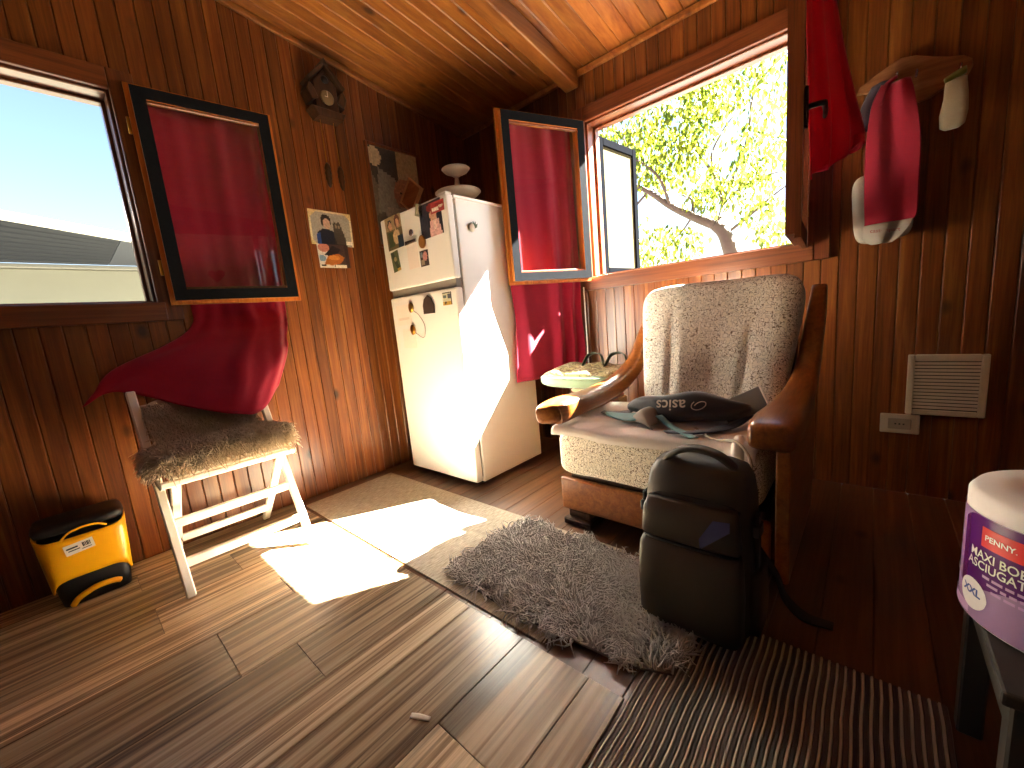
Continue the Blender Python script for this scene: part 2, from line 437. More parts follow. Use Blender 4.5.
fm = plank_mesh('floor_board', .1035, .016, .002, W_FLOOR); x = -1.217-.104*10+.052
while x-.052 < XR:
    if x > XA: board(fm, fl, (x, YF, -.016), (1, 0, 0), (0, 0, 1), (0, 1, 0), YB-YF, 'board')
    x += .104
board(fm, fl, (XA+.012, YF, -.0165), (1, 0, 0), (0, 0, 1), (0, 1, 0), YB-YF, 'board')
# ceiling falls towards the back wall
sd = Vector((0, 1, -.150)).normalized(); sn = Vector((0, -.150, -1)).normalized()
bm = bmesh.new(); P = []
for off in (.016, .12):
    for x_, y_ in ((XA-.1, YF-.1), (XR+.1, YF-.1), (XR+.1, YB+.4), (XA-.1, YB+.4)): P.append(bm.verts.new(Vector((x_, y_, zc(y_)))-sn*off))
for f in ((0, 1, 2, 3), (7, 6, 5, 4), (0, 4, 5, 1), (1, 5, 6, 2), (2, 6, 7, 3), (3, 7, 4, 0)): bm.faces.new([P[i] for i in f])
ce = bm_obj('ceiling', bm, W_BACK); tag(ce, 'sloping ceiling of varnished orange pine boards', 'ceiling', None, 'structure')
cm = plank_mesh('ceiling_board', .0765, .014, .004, W_CEIL); x = XA+.038
while x < XR:
    board(cm, ce, Vector((x, YF, zc(YF)))-sn*.0145, (-1, 0, 0), sn, sd, (YB-YF)/sd.y, 'board'); x += .077
tag(beam('ceiling_beam', Vector((-1.315, YF, zc(YF)-.045)), Vector((-1.315, YB-.002, zc(YB)-.045)), .085, .086, W_CEIL, None, .008, seg=2), 'thick pine rafter running down the ceiling to the window wall', 'beam', None, 'structure')
tag(beam('trim_1', (XA, YB-.012, zc(YB)-.018), (XR, YB-.012, zc(YB)-.018), .022, .03, W_CEIL, None, .006, seg=2), 'thin pine cornice strip above the back window', 'trim', None, 'structure')
tag(beam('trim_2', (XA+.010, YF, zc(YF)-.016), (XA+.010, YB-.03, zc(YB-.03)-.016), .02, .028, W_CEIL, None, .006, seg=2), 'sloping pine strip where left wall meets ceiling', 'trim', None, 'structure')

# ------------------------------------------------------------------ windows
def sash_geo(L, z0, z1, sw=.06):
    """sash in local coords: x from hinge 0 to L, y thickness (0 interior face .. .046 exterior), z; two layers, the outer dark"""
    V = []; F = []; mi = []
    def ring(x0, x1, za, zb, ya, yb, w_, m):
        b0 = len(V)
        for y in (ya, yb):
            for (px, pz) in ((x0, za), (x1, za), (x1, zb), (x0, zb), (x0+w_, za+w_), (x1-w_, za+w_), (x1-w_, zb-w_), (x0+w_, zb-w_)): V.append((px, y, pz))
        for i in range(4):
            j = (i+1) % 4
            F.append((b0+i, b0+j, b0+4+j, b0+4+i)); mi.append(0 if m == 0 else 0)
            F.append((b0+12+i, b0+12+j, b0+8+j, b0+8+i)); mi.append(m)
            F.append((b0+8+i, b0+8+j, b0+j, b0+i)); mi.append(0)
            F.append((b0+4+i, b0+4+j, b0+12+j, b0+12+i)); mi.append(0)
    ring(0, L, z0, z1, 0, .018, sw, 0)
    ring(.016, L-.016, z0+.016, z1-.016, .0182, .046, sw-.016, 1)
    return V, F, mi
def add_sash(win, hinge, L, z0, z1, ang, name='sash', handle=False, flip=False):
    """ang: direction (degrees from +x) in which the sash runs from its hinge; exterior face on the left of it unless flip"""
    d = Vector((math.cos(R(ang)), math.sin(R(ang)), 0)); n = Vector((-d.y, d.x, 0))
    if flip: n = -n
    M = frameM((hinge[0], hinge[1], 0), d, n, (0, 0, 1))
    V, F, mi = sash_geo(L, z0, z1)
    s = mesh(name, V, F, None, win, False, [W_TRIM if handle else W_LIP, M_SASH], mi, M)
    box('pane', (.055, L-.055), (.024, .028), (z0+.055, z1-.055), M_GLASS, s, 0, 1, M)
    bw = .010
    for nm, a in (('glazing_bead', ((.06, L-.06), (.029, .04), (z1-.06-bw, z1-.06))), ('glazing_bead', ((.06, L-.06), (.029, .04), (z0+.06, z0+.06+bw)))):
        box(nm, *a, W_TRIMX, s, .002, 1, M)
    for k in (.18, .82):
        zz = z0+(z1-z0)*k; V2, F2 = tube_geo([(-.006, .004, zz-.03), (-.006, .004, zz+.03)], .006, 8)
        mesh('hinge', V2, F2, M_BRASS, s, True, M=M)
    if handle:
        zz = z0+(z1-z0)*.46
        h = box('handle', (L-.045, L-.017), (-.012, -.0005), (zz-.06, zz+.06), M_BLACKP, s, .004, 2, M)
        V2, F2 = tube_geo([(L-.031, -.010, zz), (L-.031, -.04, zz), (L-.036, -.052, zz), (L-.10, -.055, zz-.004), (L-.135, -.052, zz-.012)], [.009, .009, .009, .008, .006], 8)
        mesh('lever', V2, F2, M_BLACKP, h, True, M=M)
    return s, M
def window(name, hole, P, across, inward, label, wood_h):
    """P(u, d, z): point with d metres into the room"""
    u0, u1, z0, z1 = hole; root = empty(name, P((u0+u1)/2, 0, z0), label, 'window', None, 'structure')
    a, iv = Vector(across), Vector(inward); M = frameM(P(0, 0, 0), a, iv, (0, 0, 1))
    cw = .066
    box('casing', (u0-cw, u0+.012), (.0005, .022), (z0-cw, z1+cw), W_TRIM, root, .004, 2, M)
    box('casing', (u1-.012, u1+cw), (.0005, .022), (z0-cw, z1+cw), W_TRIM, root, .004, 2, M)
    box('casing', (u0+.012, u1-.012), (.0005, .022), (z1-.012, z1+cw), wood_h, root, .004, 2, M)
    box('sill', (u0-.012, u1+.012), (.0005, .026), (z0-cw, z0+.012), wood_h, root, .004, 2, M)
    for nm, x_, z_ in (('jamb', (u0, u0+.022), (z0, z1)), ('jamb', (u1-.022, u1), (z0, z1)), ('head_lining', (u0+.022, u1-.022), (z1-.022, z1)), ('sill_board', (u0+.022, u1-.022), (z0, z0+.020))):
        box(nm, x_, (-.13, -.0005), z_, W_TRIM if nm == 'jamb' else wood_h, root, .003, 1, M)
    for nm, x_, z_ in (('stop', (u0+.022, u0+.034), (z0+.02, z1-.022)), ('stop', (u1-.034, u1-.022), (z0+.02, z1-.022)), ('stop', (u0+.034, u1-.034), (z1-.034, z1-.022))):
        box(nm, x_, (-.11, -.07), z_, W_TRIM, root, .002, 1, M)
    return root
w1 = window('window_1', HA, lambda u, d, z: (XA+d, u, z), (0, 1, 0), (1, 0, 0), 'left wall window with its casement folded back against the boards', W_TRIMY)
w2 = window('window_2', HB, lambda u, d, z: (u, YB-d, z), (1, 0, 0), (0, -1, 0), 'back wall window above the armchair with both casements swung inwards', W_TRIMX)
# exterior face of each opened sash
sA, MA = add_sash(w1, (XA+.040, .352), .50, 1.04, 1.885, 83, flip=True)
sB, MB = add_sash(w2, (-1.262, YB-.030), .535, 1.032, 1.905, 270-23, flip=False)
sC, MC = add_sash(w2, (-.215, YB-.030), .47, 1.032, 1.905, 270+3.5, handle=True, flip=True)
sD, MD = add_sash(w1, (XA+.040, -.745), .50, 1.04, 1.885, 277, flip=False)
# outside shutter leaf seen through the back window
Ms = frameM((-1.272, YB+.135, 0), Vector((.10, 1, 0)).normalized(), Vector((1, -.10, 0)).normalized(), (0, 0, 1))
sh = boxes('shutter', [((0, .045), (0, .03), (1.07, 1.87)), ((.375, .42), (0, .03), (1.07, 1.87)), ((.045, .375), (0, .03), (1.07, 1.115)), ((.045, .375), (0, .03), (1.825, 1.87))], plain('black shutter frame', '0c0d10', .9, 0, .2, 30, 0, 0, 0, 0), w2, .003, Ms)
box('shutter_panel', (.045, .375), (.010, .02), (1.115, 1.825), plain('pale shutter panel', '4a4636', .9, 0, .12, 30, 0, 0, 0, 0), sh, 0, 1, Ms)
# window on the right wall, with a cream curtain; mirrored in the left casement
w3 = window('window_3', HR, lambda u, d, z: (XR-d, u, z), (0, 1, 0), (-1, 0, 0), 'right wall window behind the cream curtain', W_TRIMY)
Mr = frameM((XR+.05, 0, 0), (0, 1, 0), (-1, 0, 0), (0, 0, 1))
box('pane', (HR[0]+.02, HR[1]-.02), (0, .004), (HR[2]+.02, HR[3]-.02), M_GLASS, w3, 0, 1, Mr)
boxes('mullion', [((.955, .985), (-.01, .02), (HR[2]+.02, HR[3]-.02)), ((HR[0]+.02, .955), (-.01, .02), (1.58, 1.60)), ((.985, HR[1]-.02), (-.01, .02), (1.58, 1.60))], W_TRIM, w3, .002, Mr)
cr_ = empty('cream_curtain', (XR-.08, .75, 2.16), 'cream curtain with a red heart, seen only as a reflection in the left casement', 'curtain')
def fold_r(u, v): return (.02*math.sin(u*24), 0, 0)
for a, b_ in ((.18, .93), (.99, 1.10), (1.13, 1.45)):
    sheet('cloth', [[(XR-.085, a+(b_-a)*k/3, z) for k in range(4)] for z in (2.15, 1.7, 1.25, .9)], M_CREAM, cr_, 10, 3, .003, fold_r)
tube('rod', [(XR-.085, .1, 2.16), (XR-.085, 1.6, 2.16)], .010, W_TRIMY, cr_)
hp = [(16*math.sin(t)**3/16, (13*math.cos(t)-5*math.cos(2*t)-2*math.cos(3*t)-math.cos(4*t))/16) for t in np.linspace(0, 2*math.pi, 26)[:-1]]
prism('heart', [(x*.085, y*.085) for x, y in hp], .004, M_HEART, cr_, frameM((XR-.118, .50, 1.68), (0, -1, 0), (0, 0, 1), (-1, 0, 0)))

# ------------------------------------------------------------------ outside
M_GROUND = plain('dry ground', '42423e', .95, 0, .25, 3)
tag(box('ground', (-40, 40), (-40, 40), (-.62, -.42), M_GROUND, None, 0), 'dry ground outside the cabin', 'ground', None, 'structure')
nb = empty('neighbour_building', (-6.5, -1, -.42), 'cream walled outbuilding with a dark overhanging roof outside the left window', 'building')
M_CW = plain('cream render', '96927f', .9, 0, .1, 2.5)
box('wall', (-7.2, -6.0), (-5, 5), (-.42, 1.75), M_CW, nb, .01)
box('coping', (-7.2, -5.96), (-5, 5), (1.752, 1.79), plain('pale coping', '8c887c', .8), nb, .006)
M_SOF = plain('slate blue roof slats', '181b22', .8)
ze = lambda y: 1.945-.155*min(y, 1.0)      # outer edge of the overhang falls to the right
for k in range(9):   # underside boards of the overhanging roof, rising towards the viewer
    t0, t1 = k/9, (k+.97)/9; V = []
    for y_, t_ in ((-5, t0), (.52+.03*t0, t0), (.52+.03*t1, t1), (-5, t1)): V.append((-6.0+1.0*t_, y_, 1.80+(ze(y_)-1.80)*t_))
    V += [(p_[0], p_[1], p_[2]+.02) for p_ in V]
    mesh('soffit_slat', V, [(0, 1, 2, 3), (7, 6, 5, 4), (0, 4, 5, 1), (1, 5, 6, 2), (2, 6, 7, 3), (3, 7, 4, 0)], M_SOF, nb)
V = [(-6.0, .525, 1.80), (-6.0, 5.0, 1.80), (-5.0, 5.0, ze(1.6)), (-5.0, .555, ze(.555))]; V += [(p_[0], p_[1], p_[2]+.02) for p_ in V]
mesh('gable_soffit', V, [(0, 1, 2, 3), (7, 6, 5, 4), (0, 4, 5, 1), (1, 5, 6, 2), (2, 6, 7, 3), (3, 7, 4, 0)], plain('grey soffit', '3e4046', .8), nb)  # far end stretched out of view to keep the cream wall shaded
beam('fascia', (-4.975, -5, ze(-5)+.03), (-4.975, 1.0, ze(1.0)+.03), .05, .066, plain('white fascia', 'f0ece0', .5), nb, .004)

tr = empty('tree', (-.75, 5.0, -.42), 'leafy tree with yellow green foliage outside the back window', 'tree')
M_BARK = plain('pale bark', '5a4c48', .9, 0, .25, 25, .4)
def br(pts, r0, r1, n=5):
    c = cr(pts, n); return tube('branch', c, list(np.linspace(r0, r1, len(c))), M_BARK, tr, 7)
tube('trunk', cr([(-.72, 5.0, -.42), (-.78, 4.95, .3), (-.92, 4.8, .85), (-1.05, 4.6, 1.25), (-1.13, 4.6, 1.49), (-1.22, 4.6, 1.6)], 5), list(np.linspace(.11, .05, 26)), M_BARK, tr, 10)
BR = [([(-1.22, 4.6, 1.6), (-1.43, 4.6, 1.73), (-1.64, 4.55, 1.88), (-1.85, 4.5, 2.07), (-2.11, 4.4, 2.24)], .05, .018),
      ([(-1.43, 4.6, 1.73), (-1.46, 4.7, 1.91), (-1.60, 4.8, 2.02)], .022, .008),
      ([(-1.20, 4.65, 1.6), (-1.22, 4.9, 1.85), (-1.30, 4.9, 2.15), (-1.45, 4.9, 2.42), (-1.52, 5.0, 2.68)], .028, .007),
      ([(-1.30, 4.9, 2.15), (-1.33, 4.95, 2.39), (-1.22, 5.0, 2.61), (-1.14, 5.0, 2.69)], .014, .005),
      ([(-1.64, 4.55, 1.88), (-1.68, 4.4, 2.13), (-1.84, 4.4, 2.32), (-1.97, 4.4, 2.44), (-2.02, 4.3, 2.65)], .018, .005),
      ([(-1.13, 4.6, 1.49), (-.97, 4.7, 1.61), (-.77, 4.7, 1.75), (-.62, 4.7, 1.84)], .018, .006),
      ([(-1.22, 4.9, 1.85), (-1.01, 4.95, 1.99), (-.80, 5.0, 2.04), (-.65, 5.0, 2.03)], .014, .005),
      ([(-1.22, 4.9, 1.85), (-1.02, 5.0, 2.4), (-.96, 5.0, 2.83), (-.83, 5.0, 2.98), (-.70, 5.0, 3.06)], .016, .005),
      ([(-1.85, 4.5, 2.07), (-2.2, 4.5, 1.8), (-2.5, 4.6, 1.6)], .014, .004),
      ([(-1.43, 4.6, 1.73), (-1.6, 4.7, 1.6), (-1.85, 4.8, 1.5)], .012, .004)]
for b_ in BR: br(*b_)
def leaf_mat(name, c1, c2):
    m, t, b = new_mat(name); n = noise(t, coords(t, (1, 1, 1), False), 7, 3)
    c = ramp(t, n, [(.35, c1), (.65, c2)]); t.links.new(c, b.inputs['Base Color']); b.inputs['Roughness'].default_value = .5
    tl = t.nodes.new('ShaderNodeBsdfTranslucent'); t.links.new(c, tl.inputs[0]); mx = t.nodes.new('ShaderNodeMixShader'); mx.inputs[0].default_value = .55
    t.links.new(b.outputs[0], mx.inputs[1]); t.links.new(tl.outputs[0], mx.inputs[2]); t.links.new(mx.outputs[0], t.nodes['Material Output'].inputs[0]); return m
M_LEAF = leaf_mat('yellow green leaves', '3a5016', '767a1e')
CL = [(-2.0, 2.77, .25, .27), (-1.67, 2.43, .35, .27), (-1.46, 2.69, .25, .33), (-1.14, 2.78, .32, .2), (-.79, 2.95, .2, .13), (-.88, 2.21, .18, .24),
      (-.7, 2.53, .12, .16), (-1.74, 1.49, .36, .19), (-1.08, 1.88, .36, .14), (-1.36, 2.07, .22, .15), (-.72, 1.41, .15, .09), (-1.28, 2.97, .2, .14),
      (-1.84, 2.29, .21, .2), (-.81, 1.64, .18, .14), (-2.35, 2.6, .3, .3), (-2.4, 1.9, .25, .25), (-2.3, 1.45, .3, .2), (-1.75, 3.15, .35, .2), (-.62, 2.1, .1, .12)]
V = []; F = []
for cx_, cz_, rx, rz in CL:
    for _ in range(int(2000*rx*rz*math.pi)):
        a = rnd.uniform(0, 2*math.pi); r = math.sqrt(rnd.random())*1.1
        p = Vector((cx_+rx*r*math.cos(a), 4.65+rnd.gauss(0, .22), cz_+rz*r*math.sin(a)))
        L = rnd.uniform(.05, .09); wd = L*rnd.uniform(.18, .28)
        d = Vector((rnd.gauss(0, .5), rnd.gauss(0, .5), -1)).normalized(); s = d.cross(Vector((rnd.gauss(0, 1), rnd.gauss(0, 1), .2))).normalized(); n_ = d.cross(s)
        b0 = len(V); V += [p, p+d*L*.35+s*wd+n_*.006, p+d*L, p+d*L*.35-s*wd+n_*.006, p+d*L*.5]
        F += [(b0, b0+1, b0+4), (b0+1, b0+2, b0+4), (b0+2, b0+3, b0+4), (b0+3, b0, b0+4)]
tag(mesh('foliage', V, F, M_LEAF, tr), None, None, None, 'stuff')

# ------------------------------------------------------------------ floor coverings
vm = empty('vinyl_flooring', (-1.3, 0, .0005), 'brown striped plank vinyl mat covering the floor by the folding chair', 'floor mat')
XE = [-2.236, -2.10, -1.94, -1.76, -1.577, -1.43, -1.184, -1.0, -.88, -.67, -.467, -.378]
J0 = [.20, .05, .32, .064, .387, .165, .30, -.02, .10, .40, .24]
for i, j0 in enumerate(J0):
    ys = sorted([j0-k*.66 for k in range(4)] + ([j0+.66] if j0+.66 < .6 else []) ); ys = [-1.95]+[y for y in ys if y > -1.8]+[.688]
    for a, b_ in zip(ys[:-1], ys[1:]): box('plank', (XE[i]+.0007, XE[i+1]-.0007), (a+.0007, b_-.0007), (.0006, .0066), M_VINYL, vm, .0012)
def fleece():
    m, t, b = new_mat('beige grey felt'); f = noise(t, coords(t, (260, 30, 1), False), 1, 3); n = noise(t, coords(t, (6, 6, 1), False), 1, 4)
    c = mixc(t, n, ramp(t, f, [(.35, '8a8070'), (.65, 'c0b49e')]), ramp(t, f, [(.35, '9a8f7e'), (.65, 'ccc0aa')]))
    t.links.new(c, b.inputs['Base Color']); b.inputs['Roughness'].default_value = .9; bump(t, f, b, .3, .001); return m
tag(box('floor_runner', (-2.15, -.625), (.705, 1.208), (.0006, .0052), fleece(), None, .0015), 'thin beige grey runner lying along the front of the fridge', 'runner mat')
M_PILE = fabric('grey shaggy pile', 'd4cdc8', .3, 300, .15)
rg = empty('shaggy_rug', (-.72, .96, .006), 'small grey long pile rug in front of the armchair', 'rug')
rugpoly = [(-1.10, .80), (-1.06, 1.165), (-.62, 1.175), (-.47, 1.16), (-.47, .945), (-.30, .93), (-.315, .80), (-.40, .765), (-.75, .735), (-1.0, .755)]
prism('backing', rugpoly, .006, fabric('rug backing', '7d7472'), rg, Matrix.Translation((0, 0, .0085)))
def inpoly(x, y, P):
    ins = False; a = len(P)-1
    for b2 in range(len(P)):
        if (P[b2][1] > y) != (P[a][1] > y) and x < (P[a][0]-P[b2][0])*(y-P[b2][1])/(P[a][1]-P[b2][1])+P[b2][0]: ins = not ins
        a = b2
    return ins
pts = []; dirs = []
while len(pts) < 5200:
    x, y = rnd.uniform(-1.1, -.3), rnd.uniform(.73, 1.18)
    if inpoly(x, y, rugpoly):
        fa = 3*math.sin(x*9+1)+2.5*math.cos(y*13+x*5); pts.append((x, y, .0140)); dirs.append((math.cos(fa)*.9, math.sin(fa)*.9, .75))
tufts('pile', pts, dirs, .056, .0040, M_PILE, rg, .35, 4, .45)

rb = empty('striped_mat', (-.12, .5, .0005), 'ribbed floor mat with dark and cream stripes under the backpack', 'floor mat')
box('base', (-.372, .142), (-.15, 1.05), (.0006, .003), plain('mat backing', '2a2624', .9), rb, 0)
M_RD, M_RL, M_RB = fabric('dark mat rib', '3a332f', .2, 600), fabric('cream mat rib', 'c8bda8', .2, 600), fabric('brown mat rib', '5c4c44', .2, 600)
def rib_mesh(nm, w_, h_, mt):
    n = 24; V = []; F = []
    for i in range(n+1):
        y = -.15+1.2*i/n; j = .0012*math.sin(i*1.7)
        V += [(-w_/2+j, y, 0), (-w_*.3+j, y, h_), (w_*.3+j, y, h_), (w_/2+j, y, 0)]
    for i in range(n):
        for k in range(3): F.append((i*4+k, i*4+k+1, i*4+5+k, i*4+4+k))
    F += [(3, 2, 1, 0), (n*4, n*4+1, n*4+2, n*4+3)]
    me = bpy.data.meshes.new(nm); me.from_pydata(V, [], F); me.materials.append(mt); me.update(); return me
rl, rd, rw = rib_mesh('light_rib', .0055, .005, M_RL), rib_mesh('dark_rib', .0085, .0035, M_RD), rib_mesh('brown_rib', .0085, .0035, M_RB)
k = 0; x = -.366
while x < .137:
    for me, dx in ((rl, 0), (rd if (k//5) % 2 else rw, .0072)):
        o = bpy.data.objects.new('rib', me); COL.objects.link(o); o.location = (x+dx, 0, .0031); o.parent = rb; o.matrix_parent_inverse = wm(rb).inverted()
    x += .0146; k += 1

# ------------------------------------------------------------------ fridge
fr = empty('refrigerator', (-1.79, 1.58, 0), 'tall white two door fridge freezer in the corner covered in magnets', 'refrigerator')
FX0, FX1, FY0 = -2.065, -1.495, 1.313
box('body', (FX0+.004, FX1), (FY0+.055, 1.862), (.02, 1.443), M_WHITE, fr, .006, 2)
box('top_panel', (FX0, FX1+.004), (FY0+.045, 1.866), (1.4432, 1.457), M_WHITE, fr, .005, 2)
box('gasket', (FX0+.012, FX1-.01), (FY0+.0465, FY0+.0549), (.05, 1.438), M_SEAL, fr, 0)
box('freezer_door', (FX0, FX1), (FY0, FY0+.046), (1.072, 1.455), M_WHITE, fr, .009, 3)
box('fridge_door', (FX0, FX1), (FY0, FY0+.046), (.03, 1.030), M_WHITE, fr, .009, 3)
box('handle_recess', (FX0+.01, FX1-.006), (FY0+.012, FY0+.046), (1.0305, 1.0715), M_SEAL, fr, .002)
for x in (FX0+.05, FX1-.05):
    for y in (FY0+.09, 1.81): lathe('foot', [(.016, 0), (.018, .004), (.014, .02)], M_BLACKP, fr, (x, y, 0.0003), 12)
box('hinge_cover', (FX1-.07, FX1-.005), (FY0+.006, FY0+.044), (1.4555, 1.468), M_WHITE, fr, .004, 2)
FM = lambda x, z, r=0: frameM((x, FY0-.0012, z), (math.cos(r), 0, math.sin(r)), (-math.sin(r), 0, math.cos(r)), (0, -1, 0))
G = 'magnets and notes on the fridge doors'
def pr(name, x0, z0, x1, z1, base, shapes, label, cat, r=0, seed=1, nx=22):
    o = print_obj(name, abs(x1-x0), abs(z0-z1), base, shapes, FM((x0+x1)/2, (z0+z1)/2, r), None, nx, nx, seed); return tag(o, label, cat, G)
SK, HR_ = 'c99a7c', '33221a'
pr('snapshot', -2.015, 1.455, -1.865, 1.285, '6a5a3a', [('r', 0, .6, 1, 1, 'a58d68'), ('e', .28, .75, .14, .18, HR_), ('e', .3, .72, .1, .13, SK), ('e', .75, .8, .17, .2, '5a2a1c'), ('e', .77, .74, .11, .13, SK), ('r', .1, .1, .45, .55, '3f4a2a'), ('e', .62, .35, .22, .22, 'd2b48a'), ('r', .7, 0, 1, .35, '28384a')], 'snapshot of several people on the left of the freezer door', 'photo', .03, 3)
pr('snapshot', -1.705, 1.445, -1.535, 1.285, '2c2a30', [('r', 0, 0, .35, 1, '3a3a44'), ('p', [(.4, 0), (.45, .45), (.6, .55), (.85, .45), (.95, 0)], 'd8a8a0'), ('e', .62, .62, .15, .2, SK), ('e', .6, .83, .24, .13, '7a2620'), ('r', .6, .2, .75, .45, 'e0c0b4')], 'portrait photo of a person with a red cap on the freezer door', 'photo', .02, 4)
o = pr('fridge_magnet', -1.61, 1.435, -1.51, 1.385, 'b04038', [('r', .05, .15, .6, .5, 'ece2d0'), ('e', .75, .55, .15, .25, 'd8c8b0'), ('r', .3, .62, .9, .8, '8c2020')], 'red and white rectangular magnet at the top right of the freezer', 'magnet', .0, 5, 12)
o.location.y -= .0016
pr('fridge_magnet', -1.735, 1.455, -1.675, 1.398, '8c8a70', [('r', .15, .2, .85, .8, 'b0ac8c'), ('r', .2, .55, .8, .62, '55553f'), ('r', .2, .35, .8, .42, '55553f')], 'small grey green tilted magnet between the two freezer photos', 'magnet', -.35, 6, 10)
pr('snapshot', -1.995, 1.275, -1.925, 1.168, '56603c', [('p', [(0, 1), (.4, 1), (1, 0), (.6, 0)], '2e3a26'), ('e', .5, .6, .2, .12, 'a89a70'), ('r', .55, 0, 1, .14, 'c8a040')], 'narrow green tilted photo low on the freezer door', 'photo', .12, 7)
pr('fridge_magnet', -1.74, 1.235, -1.672, 1.158, '40302c', [('e', .6, .62, .28, .28, 'd09088'), ('r', .1, .1, .5, .45, '9a8a70'), ('r', .08, .6, .3, .9, '7a8a90')], 'small square picture magnet low on the freezer door', 'magnet', .0, 8, 12)
pr('note_paper', -1.845, 1.285, -1.752, 1.160, 'efe2d6', [('r', .1, .1, .9, .12, 'dccfc2')], 'blank pale paper note under a clip on the freezer door', 'note', .02, 9, 8)
def mag(name, poly, M, d, mat, label, cat='magnet'): return tag(prism(name, poly, d, mat, None, M, .0015), label, cat, G)
circ = lambda r, s=1, n=18: [(r*math.cos(2*math.pi*k/n), s*r*math.sin(2*math.pi*k/n)) for k in range(n)]
mag('fridge_magnet', [(-.048, -.008), (.048, -.004), (.048, .012), (-.048, .012)], FM(-1.797, 1.29).copy() @ Matrix.Translation((0, 0, .0015)), .008, M_CHROME, 'grey bar clip magnet holding the blank paper')
mag('fridge_magnet', circ(.024, 1.35), FM(-1.70, 1.275), .012, plain('amber resin', '8a5a28', .3), 'brown oval magnet beside the blank paper')
o = lathe('fridge_magnet', [(.010, 0), (.017, 0), (.017, .004), (.010, .004)], M_CHROME, None, (0, 0, 0), 20, FM(-1.787, 1.337)); tag(o, 'small ring shaped magnet in the middle of the freezer door', 'magnet', G)
pr('note_paper', -2.02, .985, -1.885, .875, 'f3e8da', [('r', .1, .3, .9, .34, 'e4d6c6')], 'upper curled paper note on the fridge door', 'note', .03, 10, 8)
pr('note_paper', -1.985, .852, -1.86, .745, 'f3e8da', [('r', .1, .5, .9, .54, 'e4d6c6')], 'lower paper note on the fridge door', 'note', -.03, 11, 8)
gm = empty('corded_magnets', (-1.87, FY0-.006, .9), 'pair of gold magnets joined by a cord on the fridge door', 'magnet', G)
for cx_, cz_ in ((-1.868, .965), (-1.876, .845)): lathe('magnet', [(.02, 0), (.022, .006), (.012, .012), (.004, .013)], M_BRASS, gm, (0, 0, 0), 16, FM(cx_, cz_) @ Matrix.Scale(1.3, 4, (0, 1, 0)) @ Matrix.Translation((0, 0, .002)))
tube('cord', cr([(-1.855, FY0-.006, .95), (-1.80, FY0-.007, .915), (-1.765, FY0-.007, .86), (-1.785, FY0-.007, .80), (-1.86, FY0-.006, .83)], 8), .0018, M_CHROME, gm, 6)
o = tag(prism('fridge_magnet', [(-.045, -.045), (.045, -.045), (.045, .0), (.03, .032), (0, .05), (-.03, .032), (-.045, .0)], .008, plain('bronze souvenir', '4a3c34', .45, .2, .4, 60), None, FM(-1.715, .965), .002), 'dark arch shaped souvenir magnet on the fridge door', 'magnet', G)
pr('fridge_magnet', -1.60, 1.012, -1.532, .950, 'c8c4a0', [('r', 0, 0, 1, .3, 'b89030'), ('r', .1, .55, .45, .8, '55605a'), ('r', .55, .5, .9, .85, '4a5058'), ('e', .3, .2, .12, .12, '5a4020'), ('r', 0, .92, 1, 1, '303030'), ('r', .93, 0, 1, 1, '303030')], 'square yellow and grey magnet at the top right of the fridge door', 'magnet', .0, 12, 14)
o = empty('side_magnet', (FX1, 1.47, 1.32), 'small glass and green leaf magnet on the sunlit fridge side', 'magnet', G)
lathe('base', [(.02, 0), (.022, .006), (.014, .012)], M_PORC, o, (0, 0, 0), 14, frameM((FX1+.0005, 1.455, 1.315), (0, 1, 0), (0, 0, 1), (1, 0, 0)))
for k in range(4): prism('leaf', [(0, 0), (.009, .016), (.003, .036), (-.006, .016)], .003, plain('dusty green', '5a6a4a', .6), o, frameM((FX1+.006, 1.472, 1.31), (0, 1, 0), (0, 0, 1), (1, 0, 0)) @ Matrix.Rotation(.7-k*.45, 4, 'Z'))
# on the fridge
st = empty('cake_stand', (-1.672, 1.56, 1.457), 'cream two tier dish stand on top of the fridge', 'dish stand')
lathe('lower_dish', [(.05, 0), (.055, .006), (.045, .05), (.10, .064), (.122, .082), (.118, .086), (.09, .070), (.02, .062)], M_PORC, st, (-1.672, 1.56, 1.4575))
lathe('stem', [(.02, 0), (.010, .03), (.014, .06), (.009, .10)], M_PORC, st, (-1.672, 1.56, 1.520), 14)
lathe('upper_dish', [(.014, 0), (.03, .012), (.06, .024), (.075, .040), (.071, .043), (.05, .03), (.01, .02)], M_PORC, st, (-1.672, 1.56, 1.618))
bx = empty('wooden_plaque', (-1.93, 1.42, 1.457), 'brown wooden square set on its corner at the back of the fridge top', 'plaque')
Mp = frameM((-1.91, 1.44, 1.566), Vector((1, 0, .12)), Vector((-.12, .15, 1)).normalized(), (0, -1, .15)) @ Matrix.Rotation(R(45), 4, 'Z')
box('panel', (-.064, .064), (-.064, .064), (0, .012), W_RACK, bx, .003, 1, Mp)
boxes('edging', [((-.072, .072), (.064, .071), (-.003, .018)), ((-.072, .072), (-.071, -.064), (-.003, .018)), ((.064, .071), (-.064, .064), (-.003, .018)), ((-.071, -.064), (-.064, .064), (-.003, .018))], plain('pale edging', 'd0a878', .6), bx, .001, Mp)
o = lathe('figurine', [(.016, 0), (.018, .01), (.012, .05), (.018, .08), (.016, .10), (.006, .112)], M_PORC, None, (-1.86, 1.60, 1.4575), 14)
tag(o, 'small cream figurine behind the wooden plaque on the fridge', 'figurine')

